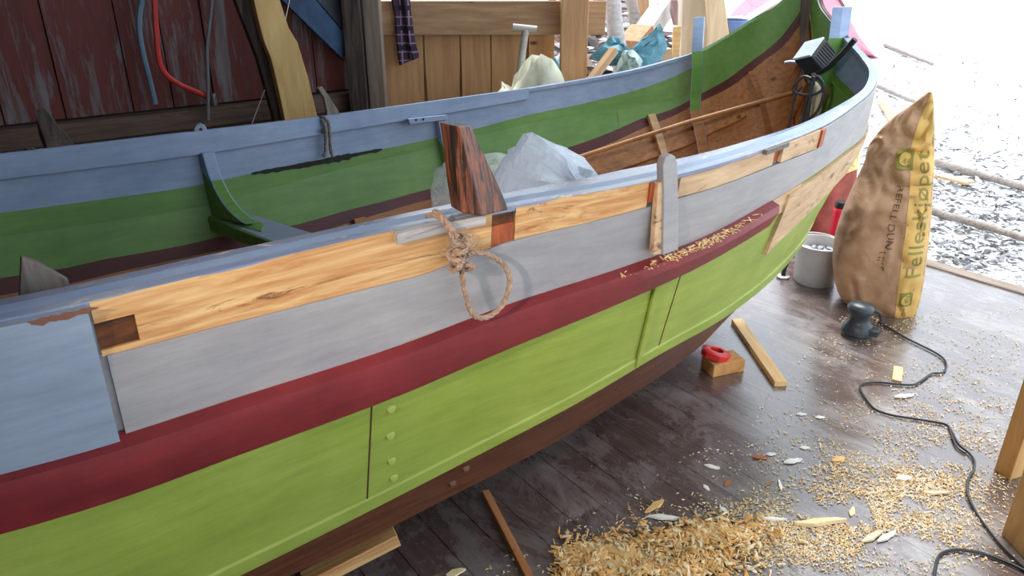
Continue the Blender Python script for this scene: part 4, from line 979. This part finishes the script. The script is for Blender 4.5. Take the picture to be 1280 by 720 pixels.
# ------------------------------------------------------------------ orbital sander and its cord
c=onz(1070,419,0); sd=empty('sander',(c.x,c.y,0),rz=-.75); tag(sd,'black palm sander standing on the floor in front of the tall sack','sander')
sdm=plain('sander_grey',srgb(46,56,62),.38,0,.08); 
m=MB(); m.lathe([(0,0),(.062,0),(.063,.012),(0,.012)],32); m.build('sanding_pad',[plain('pad_black',srgb(70,70,70),.8)],sd,smooth=True)
def superring(cx,cy,z,rx,ry,n=32,e=2.4): return [(cx+math.copysign(abs(math.cos(2*PI*k/n))**(2/e),math.cos(2*PI*k/n))*rx,cy+math.copysign(abs(math.sin(2*PI*k/n))**(2/e),math.sin(2*PI*k/n))*ry,z) for k in range(n)]
m=MB(); rr=[(0,0,.012,.060,.060),(0,0,.022,.066,.066),(0,0,.045,.064,.062),(0,0,.062,.055,.052),(0,0,.075,.044,.042),(0,0,.090,.040,.040),(0,0,.105,.043,.043),(-.002,0,.12,.052,.050),(-.004,0,.138,.055,.052),(-.004,0,.150,.048,.044),(-.004,0,.158,.030,.028),(-.004,0,.160,.002,.002)]
m.grid([superring(*r) for r in rr],0,close=True); m.build('sander_body',[sdm],sd,smooth=True)
m=MB(); m.grid([[(x,y_*w,z_+h_*0) for y_,z_ in((-1,.026),(1,.026),(1,.056),(-1,.056))] for x,w,h_ in((.035,.030,0),(.092,.022,0))],0,close=True); m.f+=[(0,1,2,3),(4,5,6,7)];m.m+=[0,0]; m.build('dust_port',[sdm],sd,bevel=.003)
m=MB(); m.box((.0922,-.016,.030),(.0935,.016,.052)); m.build('port_opening',[M['black']],sd)
m=MB(); m.tube([Matrix.Rotation(.65,4,'Z')@Vector(v) for v in ((.04,.0,.125),(.062,.005,.122),(.085,.012,.108))],.008,8); m.build('cord_sleeve',[M['black']],sd,smooth=True)
spx=[(1098,403),(1110,409),(1130,421),(1150,431),(1168,440),(1180,449),(1183,458),(1178,466),(1165,467),(1150,477),(1140,481),(1120,480),(1100,478),(1082,479),(1075,483),(1078,492),(1087,505),(1096,513),(1115,519),(1140,523),(1165,527),(1183,531),(1190,540),(1199,556),(1211,566),(1218,576),(1217,588),(1210,601),(1210,618),(1220,640),(1234,660),(1250,680),(1276,706),(1300,726)]
cp=[onz(x,y,.007) for x,y in spx]; R0=sd.matrix_basis if False else Matrix.Rotation(-.1,4,'Z'); st=Vector((c.x,c.y,0))+R0@Vector((.085,.012,.108))
path=[st,st+Vector((.02,.012,-.045))]+cp; 
m=MB(); m.tube([p-cp[0] for p in cat(path,5)],.0042,8); o=m.build('power_cord',[M['black']],smooth=True); o.location=cp[0]; tag(o,'black cord running from the palm sander across the floor','cord')
cp=[onz(x,y,.007) for x,y in [(1168,730),(1169,712),(1174,695),(1188,688),(1208,688),(1232,693),(1262,704),(1290,718)]]
m=MB(); m.tube([p-cp[0] for p in cat(cp,5)],.0045,8); o=m.build('power_cord',[M['black']],smooth=True); o.location=cp[0]; tag(o,'black cord loop in the bottom right corner','cord')
cp=[onz(x,y,.007) for x,y in [(1186,533),(1190,545),(1196,558),(1207,566)]]
m=MB(); m.tube([p-cp[0] for p in cat(cp,5)],.0035,8); o=m.build('power_cord',[M['black']],smooth=True); o.location=cp[0]; tag(o,'short second strand beside the sander cord','cord')
# ------------------------------------------------------------------ timber ends at the right edge
def block(name,pix_base,h,yaw,w,d,mat,label):
    pass
tmr=wood('sawhorse_timber',srgb(222,180,122),srgb(200,152,96),srgb(150,98,58),.6,grain=(9,9,1.3),knots=True)
def upright(fl_,fr_,topl,label,dep,dy,z1=None):
    """front face base corners by pixel on the floor, top height from a pixel of the left edge"""
    a=onz(*fl_,0);b=onz(*fr_,0); hd=Vector((b.y-a.y,-(b.x-a.x),0)).normalized(); 
    if hd.y<0: hd=-hd
    r=ray(*topl); t=Vector((a.x,a.y,0)).length/Vector((r.x,r.y,0)).length; z=CAM.z+r.z*t
    m=MB(); m.hexa([Vector(p) for p in((0,0,0),b-a,b-a+hd*dep,hd*dep)],[Vector(p)+Vector((0,0,z)) for p in((0,0,0),b-a,b-a+hd*dep,hd*dep)])
    o=m.build('sawn_timber',[tmr],bevel=.004); o.location=a; tag(o,label,'timber'); return o,z
upright((1242,588),(1262,601),(1268,452),'sawn upright timber at the right edge, nearer the sack',.12,0)
upright((1251,668),(1281,700),(1279,560),'nearer sawn timber end in the bottom right corner',.16,0)
# ------------------------------------------------------------------ sticks and red handle
def stick(q0,q1,w,h,mat,label,name='batten',z0=0,z1=0,cat_='batten'):
    a=onz(*q0,h/2+z0);b=onz(*q1,h/2+z1); o=beam(name,a,b,w,h,mat,bevel=.0015); tag(o,label,cat_); return o
stick((921,401),(976,480),.050,.022,[M['pine']],'pale pine batten lying on the floor right of the red handle')
stick((607,616),(668,735),.022,.022,[wood('dark_batten',srgb(196,140,92),srgb(170,112,70),srgb(120,74,46),.6)],'thin brown batten lying on the floor under the boat side')
stick((496,669),(380,728),.045,.04,[M['bare']],'thick bare batten propped under the hull at the lower left',z0=.09,z1=.02)
o=stick((1121,476),(1123,459),.035,.008,[M['pine']],'small flat offcut beside the sander cord','offcut',cat_='offcut')
c=onz(902,466,0); m=MB(); m.box((-.075,-.045,0),(.075,.045,.055)); o=m.build('wood_block',[wood('block_wood',srgb(206,156,96),srgb(178,124,70),srgb(120,76,42),.6,grain=(7,7,7))],bevel=.003,mw=Matrix.Translation(c+Vector((.01,.03,0)))@Matrix.Rotation(.35,4,'Z')); tag(o,'sawn block of wood under the red handle','block')
rh=empty('red_grip_ring',mw=Matrix.Translation(c+Vector((-.025,.045,.056)))@Matrix.Rotation(.15,4,'Z')@Matrix.Rotation(.28,4,'Y')); tag(rh,'bright red plastic ring lying on the wood block by the keel','plastic ring')
out_=[(-.068,-.012),(-.058,-.034),(-.010,-.062),(.030,-.055),(.062,-.020),(.060,.012),(.042,.045),(-.020,.048),(-.052,.028)]; inn_=[(-.030,-.008),(-.024,-.018),(-.004,-.028),(.014,-.024),(.028,-.008),(.026,.010),(.018,.020),(-.012,.022),(-.026,.010)]
m=MB(); K=9
m.grid([[(x,y,0) for x,y in out_],[(x,y,.024) for x,y in out_],[(x*1.1,y*1.1,.030) for x,y in inn_],[(x,y,.024) for x,y in inn_],[(x,y,0) for x,y in inn_],[(x,y,0) for x,y in out_]],0,close=True)
m.build('ring',[plain('red_plastic',srgb(214,38,36),.35,0,.05)],rh,bevel=.003,smooth=True)
# ------------------------------------------------------------------ chips and sawdust
chipm=[plain('chip_pale',srgb(240,214,168),.8,0,.1),plain('chip_tan',srgb(222,178,116),.8,0,.1),plain('chip_white',srgb(232,228,220),.8,0,.05),plain('chip_brown',srgb(168,104,58),.8,0,.1)]
GRP=[((1000,655),60,18,5),((1080,640),60,20,4),((1130,600),60,22,3),((960,690),110,16,4),((1170,660),60,25,3),((1050,560),90,35,1.6),((1150,520),70,40,1.5),((1210,560),40,50,1.6),((1230,460),50,60,1.2),((1090,600),60,25,2.2),((860,690),60,18,2.0),((780,640),70,40,.5),((1000,450),60,40,.35),((1060,430),40,20,.5),((1110,395),30,8,1),((700,560),50,60,.25),((740,700),60,15,1.2)]
tot=sum(g[3] for g in GRP)
def reg_in(R):
    q=R.uniform(0,tot)
    for (c_,sx,sy,w) in GRP:
        q-=w
        if q<=0: break
    x,y=R.gauss(c_[0],sx),R.gauss(c_[1],sy)
    if y>770 or y<385 or x>1330: return None
    p=onz(x,y,0); l=inv@p
    if l.x>4.05 or (p-Vector((B0.x,B0.y,0))).length<.13: return None
    if l.y>-.66+ max(0,l.x-2)*.25: return None
    if noise.noise(Vector((p.x*7,p.y*7,1)))+.5*noise.noise(Vector((p.x*19,p.y*19,4)))<R.uniform(-.45,.25): return None
    return p
litter('sawdust',30000,reg_in,(.003,.012),chipm[:3]+[chipm[0]],'pale sawdust and small shavings strewn over the dark floor','sawdust',11,lambda x,y:0.0005)
def reg_pile(R):
    cx=[((740,700),34,14),((860,690),45,16),((900,668),28,8),((800,715),50,8)][R.randrange(4)]
    x,y=R.gauss(cx[0][0],cx[1]),R.gauss(cx[0][1],cx[2]); 
    if x<690 or y>745: return None
    return onz(x,y,0)
def pile_z(x,y): return .018*max(0,noise.noise(Vector((x*16,y*16,0)))+.25)
litter('shavings',3200,reg_pile,(.006,.034),[chipm[1],chipm[0],plain('chip_orange',srgb(226,170,98),.8)],'heap of orange yellow shavings at the bottom of the picture','shavings',12,pile_z)
def reg_rail(R):
    u=R.gauss(9.9,.35); v=R.uniform(.97,1.12)
    if not 8.6<u<11: return None
    return BM@Vector(hpt(u,v,-1,.026+.0))
def litter3(name,n,reg,sz,mats,label,cat_,seed):
    R=random.Random(seed); m=MB()
    for i in range(n):
        p=reg(R)
        if p is None: continue
        L=R.uniform(*sz); w=L*.12; Mx=Matrix.Translation(p+Vector((0,0,.003)))@Matrix.Rotation(R.uniform(0,2*PI),4,'Z')@Matrix.Rotation(R.uniform(-.4,.4),4,'Y')
        vs=[Mx@Vector(q) for q in((-L/2,-w,0),(L/2,-w,0),(L/2,w,0),(-L/2,w,0),(0,0,w))]; m.add(vs,[(0,1,4),(1,2,4),(2,3,4),(3,0,4),(3,2,1,0)],R.randrange(len(mats)))
    o=m.build(name,mats); tag(o,label,cat_,kind='stuff'); return o
litter3('rail_shavings',420,reg_rail,(.006,.024),chipm[:2],'fine shavings lying on the dark red rub rail','shavings',14)
# countable larger chips, one mesh per kind, copied
def chip_mesh(seed,L,w,t,mat,name):
    R=random.Random(seed); m=MB(); n=6; rows=[]
    for i in range(n):
        x=-L/2+L*i/(n-1); ww=w/2*(1-abs(x/(L*.53))**1.6)*R.uniform(.7,1.15)+.001; zc=t*.2*math.sin(i*1.4+seed)+t*.3
        rows.append([(x,-ww,zc),(x,ww,zc+R.uniform(0,t*.3)),(x,ww*.8,zc+t),(x,-ww*.8,zc+t)])
    m.grid(rows,0,close=True);m.f.append((0,1,2,3));m.m.append(0);q=(n-1)*4;m.f.append((q,q+1,q+2,q+3));m.m.append(0)
    return m
chips=[((1025,655),60,9,0,.1),((964,568),0,0,2,.1),((1006,560),0,0,2,0),((991,577),24,7,2,.25),((909,604),14,11,3,.9),((950,572),18,7,3,0),((890,584),18,6,2,-.4),((883,610),10,6,2,-1.2),((905,638),14,8,2,-1),((975,607),20,4,2,1.4),((967,650),30,5,2,-.05),((1090,672),34,7,0,.5),((1065,640),18,6,0,1.0),((1130,598),18,8,2,.1),((1170,617),26,5,0,0),((830,648),36,7,2,-.1),((818,634),34,8,1,.7),((885,654),18,8,1,-.2),((945,658),26,9,1,-.6),((1048,575),18,12,1,.3),((940,712),14,22,2,-1.0),((775,690),50,22,1,-.2),((760,712),60,16,1,.2),((730,688),40,14,1,-.3),((900,668),46,12,1,.4),((1130,496),24,6,2,.2),((1002,518),8,5,2,0),((1025,522),12,5,2,0),((960,606),12,3,3,.6),((1108,672),30,6,2,.5),((880,655),20,7,0,.1),((570,716),24,12,0,.4)]
src={}
for i,((x,y),w,h,k,ang) in enumerate(chips):
    p=onz(x,y,0.001); sc_x=max(12,w)*((p-CAM).length)/924
    key=(k,round(sc_x,2))
    if k not in src:
        m=chip_mesh(k+3,1.0,.26,.07,chipm[k],'chip'); o=m.build('wood_chip',[chipm[k]]); src[k]=o
    else:
        o=src[k].copy(); C.objects.link(o)
    o.location=p; o.rotation_euler=(0,0,ang); o.scale=(sc_x,sc_x*max(.6,min(2.2,(h*2.2 if h else 14)/max(12,w)/.26*.6)),sc_x)
    nm={0:'pale',1:'orange tan',2:'whitish',3:'dark brown'}[k]
    o['label']='loose '+nm+' wood chip lying on the dark floor among the sawdust'; o['category']='wood chip'; o['group']=nm+' wood chips on the floor'
# ------------------------------------------------------------------ rope loop on the near side
def strands(P,R_,r,mat,parent,name,tw=26,n=3):
    P=cat(P,8)
    cum=[0]
    for a,b in zip(P,P[1:]): cum.append(cum[-1]+(b-a).length)
    m=MB()
    for s in range(n):
        path=[]; up=Vector((0,1,0))
        for i,p in enumerate(P):
            t=(P[min(i+1,len(P)-1)]-P[max(i-1,0)]).normalized(); a=up.cross(t)
            a=a.normalized() if a.length>1e-4 else Vector((1,0,0)); b=t.cross(a); ph=cum[i]*tw*6.28+s*2*PI/n
            path.append(p+a*math.cos(ph)*R_+b*math.sin(ph)*R_)
        m.tube(path,r,6)
    return m.build(name,mat,parent,smooth=True)
ropem=[wood('jute_rope',srgb(186,158,134),srgb(142,116,98),srgb(90,70,60),.9,grain=(30,30,30))]
ro=empty('rope_loop',mw=BM); tag(ro,'frayed brown rope loop tied below the thole block on the near side','rope')
yR=-.80
rb_=lambda px,py,y=yR:inb(px,py,y=y)
strands([rb_(532,270,-.76),rb_(541,269,-.765),rb_(552,274,-.785),rb_(560,286,-.80),rb_(566,298,-.805),rb_(574,308,-.805)],.0026,.0033,ropem,ro,'rope_end',22)
strands([rb_(542,264,-.765),rb_(550,268,-.78),rb_(560,280,-.80),rb_(572,296,-.81)],.0026,.0033,ropem,ro,'rope_end',22)
strands([rb_(574,318),rb_(577,335),rb_(579,355),rb_(584,375),rb_(589,390),rb_(598,397),rb_(610,396),rb_(622,388),rb_(632,374),rb_(637,355),rb_(634,338),rb_(624,326),rb_(610,318),rb_(595,316),rb_(584,317)],.0028,.0036,ropem,ro,'loop',22)
R=random.Random(9)
for nm,(cx,cy),rr,turns in(('knot',(575,318),.016,3),):
    cc=rb_(cx,cy,-.805); pts=[cc+Vector((.019*math.cos(t*1.9)*(1+.2*math.sin(t)),.012*math.sin(t*2.7),.032*math.sin(t*.61+.3)+.004*math.cos(t*4))) for t in [i*.35 for i in range(46)]]
    strands(pts,.0026,.0034,ropem,ro,nm,22)
m=MB()
for i in range(60):
    p=rb_(R.gauss(578,9),R.gauss(312,14),-.81); d=Vector((R.uniform(-1,1),R.uniform(-.6,.1),R.uniform(-1,1)))*.016
    m.tube([p,p+d*.5+Vector((0,-.004,0)),p+d],.0007,4)
m.build('frayed_fibres',ropem,ro)
# rope lashings on the far gunwale
ro=empty('rope_lashing',mw=BM); tag(ro,'grey rope lashed round the pale thole plate on the far gunwale','rope')
grope=[wood('grey_rope',srgb(140,136,130),srgb(104,100,96),srgb(66,62,58),.9,grain=(30,30,30))]
strands([rb_(397,148,.78),rb_(403,146,.745),rb_(410,152,.74),rb_(412,168,.735),rb_(413,185,.735),rb_(416,196,.73)],.003,.004,grope,ro,'lashing',22)
strands([rb_(402,150,.745),rb_(407,160,.735),rb_(407,175,.733),rb_(407,190,.732),rb_(404,196,.73)],.003,.004,grope,ro,'lashing',22)
ro=strands([rb_(30,189,.80),rb_(38,188,.765),rb_(45,190,.75),rb_(50,197,.742),rb_(55,206,.74)],.004,.0055,grope,None,'rope_end',18); 
ro.matrix_world=BM; ro.name='short_rope'; tag(ro,'short dark rope end hanging over the far gunwale at left','rope')
# ------------------------------------------------------------------ spar inside
a=inb(725,196,y=.45);b=Vector(hpt(18.6,3.3,1,-.05)); a=BM@a; b=BM@b
m=MB(); m.tube([Vector((0,0,0)),(b-a)*.5+Vector((0,0,.010)),b-a],.0095,10); m.smooth=True
o=m.build('spar',[wood('spar_wood',srgb(176,128,84),srgb(150,102,62),srgb(110,70,44),.5,grain=(3,3,3))],smooth=True); o.location=a; tag(o,'thin wooden spar lying lengthwise inside the bow','spar')
# ------------------------------------------------------------------ plastic bag
def plastic(alpha,name,c):
    m=bpy.data.materials.new(name); m.use_nodes=True; nt=m.node_tree; nt.nodes.clear()
    out=nt.nodes.new('ShaderNodeOutputMaterial'); b=nt.nodes.new('ShaderNodeBsdfPrincipled'); t=nt.nodes.new('ShaderNodeBsdfTransparent'); tl=nt.nodes.new('ShaderNodeBsdfTranslucent'); ms=nt.nodes.new('ShaderNodeMixShader'); ms2=nt.nodes.new('ShaderNodeMixShader')
    b.inputs['Base Color'].default_value=c; b.inputs['Roughness'].default_value=.22; tl.inputs[0].default_value=c
    ms.inputs[0].default_value=.35; nt.links.new(b.outputs[0],ms.inputs[1]); nt.links.new(tl.outputs[0],ms.inputs[2])
    n=noise_n(nt,coords(nt),7,4,.6,1.5); f=ramp(nt,n,[(.3,g4(alpha*.6)),(.7,g4(min(1,alpha*1.25)))])
    nt.links.new(f,ms2.inputs[0]); nt.links.new(t.outputs[0],ms2.inputs[1]); nt.links.new(ms.outputs[0],ms2.inputs[2]); nt.links.new(ms2.outputs[0],out.inputs[0])
    bump(nt,b,noise_n(nt,coords(nt),22,4,.6,1.5),.01,.8); return m
def bag(name,pix,y,dep,mat,label,seed,fold=.034):
    """crumpled film body in boat space; outline in plane y, folded by ridged noise"""
    pts=[inb(px,py,y=y) for px,py in pix]; c=sum(pts,Vector())/len(pts); out=cat(pts,4,closed=True); m=MB(); rows=[]
    for s,(f,d) in enumerate(((.01,-1.0),(.2,-.97),(.4,-.88),(.6,-.72),(.8,-.45),(.93,-.2),(1,0),(.93,.3),(.75,.6),(.5,.85),(.01,1))):
        r=[]
        for p in out:
            q=c.lerp(p,f)+Vector((0,dep*d,0)); k=q*13+Vector((seed,0,0))
            rid=abs(noise.noise(k))+.5*abs(noise.noise(k*2.1)); q+=Vector((noise.noise(k+Vector((5,0,0)))*.3,-1,noise.noise(k+Vector((0,9,0)))*.3))*(rid-.3)*fold*(1 if f>.05 else 0)*(0.3 if f>.97 else 1)*2
            r.append(q)
        rows.append(r)
    m.grid(rows,0,close=True); o=m.build(name,[mat],smooth=True,auto=math.radians(28),mw=BM); tag(o,label,'plastic bag'); return o
bag('plastic_bag',[(622,226),(645,196),(664,168),(668,167),(690,178),(712,187),(730,198),(738,212),(734,226),(722,244),(716,270),(700,318),(645,322),(616,275),(610,246)],-.25,.16,plastic(.93,'white_film',srgb(222,236,252)),'white crumpled plastic bag peaking inside the boat',3)
bag('plastic_bag',[(548,215),(566,202),(600,196),(622,190),(642,198),(650,214),(642,250),(628,300),(570,305),(546,278),(540,250)],.10,.12,plastic(.36,'clear_film',srgb(206,222,226)),'clear thin plastic bag behind the thole block',8)
# ------------------------------------------------------------------ work lamp in the bow
LP=BM@Vector((2.86,-.02,1.0)); 
def lp(px,py,y=0): return inb(px,py,x=2.78-y)
la=empty('work_lamp',mw=BM); tag(la,'black work lamp with coiled cable propped in the bow','lamp')
f_=[lp(996,76,-.02),lp(1008,52,-.02),lp(1030,46,-.02),lp(1016,72,-.02)]
bk_=[lp(1006,84,-.12),lp(1018,62,-.12),lp(1043,60,-.12),lp(1041,84,-.12)]
A_,B_,C_,D_=lp(992,76,0),lp(1008,54,-.07),lp(1031,48,-.07),lp(1014,71,0)
vv=lp(1030,89,.0)-D_
m=MB(); m.hexa([A_,B_,C_,D_],[p+vv for p in(A_,B_,C_,D_)]); m.build('housing',[M['black']],la,bevel=.006)
nn=-vv.normalized()
ce=(A_+B_+C_+D_)/4
m=MB(); m.hexa([ce+(p-ce)*1.04+nn*.002 for p in(A_,B_,C_,D_)],[ce+(p-ce)*.98+nn*.010 for p in(A_,B_,C_,D_)]); m.build('top_plate',[plain('lamp_plate',srgb(190,198,206),.3,.5)],la,bevel=.002)
fx_=(C_-D_).normalized()
m=MB()
for i in range(7):
    f=.12+.76*i/6; p=D_+(C_-D_)*f+vv*.15; q=D_+(C_-D_)*f+vv*.88; o_=(D_-A_).normalized()*.004
    m.extr([p,p+fx_*.003,q+fx_*.003,q],o_)
m.build('cooling_fins',[plain('fin_black',srgb(40,42,48),.35)],la)
m=MB(); m.tube([lp(981,78,-.05),lp(988,77,-.05),lp(1000,78,-.05)],.009,8,squash=.45); m.build('visor_tab',[plain('lamp_metal',srgb(200,204,208),.3,.8)],la,smooth=True)
m=MB(); m.tube([lp(1022,92,-.01),lp(1036,84,-.01),lp(1054,66,-.02),lp(1069,49,-.02)],.012,10); m.build('handle',[M['black']],la,smooth=True)
m=MB(); m.tube([lp(1007,74,-.02),lp(1010,90,-.06),lp(1018,97,-.10),lp(1030,92,-.12)],.009,8); m.tube([lp(1000,80,-.05),lp(1008,100,-.06),lp(1015,110,-.06)],.008,8); m.build('bracket',[M['black']],la,smooth=True)
cab=plain('cable_grey',srgb(52,58,64),.5)
def cable(pix,y,r=.0048,name='cable'):
    m=MB(); m.tube(cat([lp(px,py,y) for px,py in pix],6),r,7); m.build(name,[cab],la,smooth=True)
cable([(1014,98),(1004,96),(994,106),(992,114),(1002,118),(1016,118),(1027,113),(1029,104),(1022,95)],.05,.006)
cable([(1017,95),(1012,110),(1008,128),(1004,145),(1003,162)],.045,.006)
cable([(1020,95),(1029,106),(1028,124),(1021,140),(1010,150),(1003,158)],.04,.006)
cable([(1018,96),(1014,112),(1012,132),(1009,152)],.05,.006)
cable([(1003,108),(994,120),(990,138),(986,158),(985,170)],.03,.005)
# stone/wood piece behind the cable
m=MB(); m.tube([lp(1018,92,0),lp(1012,120,.0),lp(1003,160,.0),Vector((2.72,-.06,.34))],.011,8); m.build('stand_pole',[M['weather']],la,smooth=True)
m=MB(); cpx=[lp(1016,104,-.05),lp(1022,118,-.05),lp(1018,140,-.05),lp(1010,160,-.05),Vector((2.80,-.07,.40))]
m.tube(cat(cpx,4),.024,10,rfn=lambda f:.008+.016*math.sin(PI*min(1,f*.9+.1))); o=m.build('driftwood',[wood('pale_drift',srgb(206,196,176),srgb(170,158,140),srgb(120,108,96),.7,grain=(6,6,2))],smooth=True,mw=BM); tag(o,'pale piece of driftwood behind the coiled cable in the bow','driftwood')
# ------------------------------------------------------------------ light
w=bpy.data.worlds.new('world'); bpy.context.scene.world=w; w.use_nodes=True; nt=w.node_tree; nt.nodes.clear()
o_=nt.nodes.new('ShaderNodeOutputWorld'); bg=nt.nodes.new('ShaderNodeBackground'); bg.inputs[0].default_value=(.80,.90,1,1); bg.inputs[1].default_value=WORLD
nt.links.new(bg.outputs[0],o_.inputs[0])
def lamp(name,loc,target,size,power,color,t='AREA'):
    l=bpy.data.lights.new(name,t); l.energy=power; l.color=color
    if t=='AREA': l.size=size
    else: l.shadow_soft_size=size
    o=bpy.data.objects.new(name,l); C.objects.link(o); o.location=loc
    d=Vector(target)-Vector(loc); o.rotation_euler=d.to_track_quat('-Z','Y').to_euler(); return o
su=lamp('sun',(10,12,20),(10-.06,12-.5,19),0,4.5,(1,.98,.95),'SUN'); su.data.angle=math.radians(22)
l=lamp('shed_lamp',(-1.0,-.5,1.95),(.15,1.9,.90),.05,LAMP,(1,.86,.74),'SPOT'); l.data.spot_size=math.radians(36); l.data.spot_blend=.9
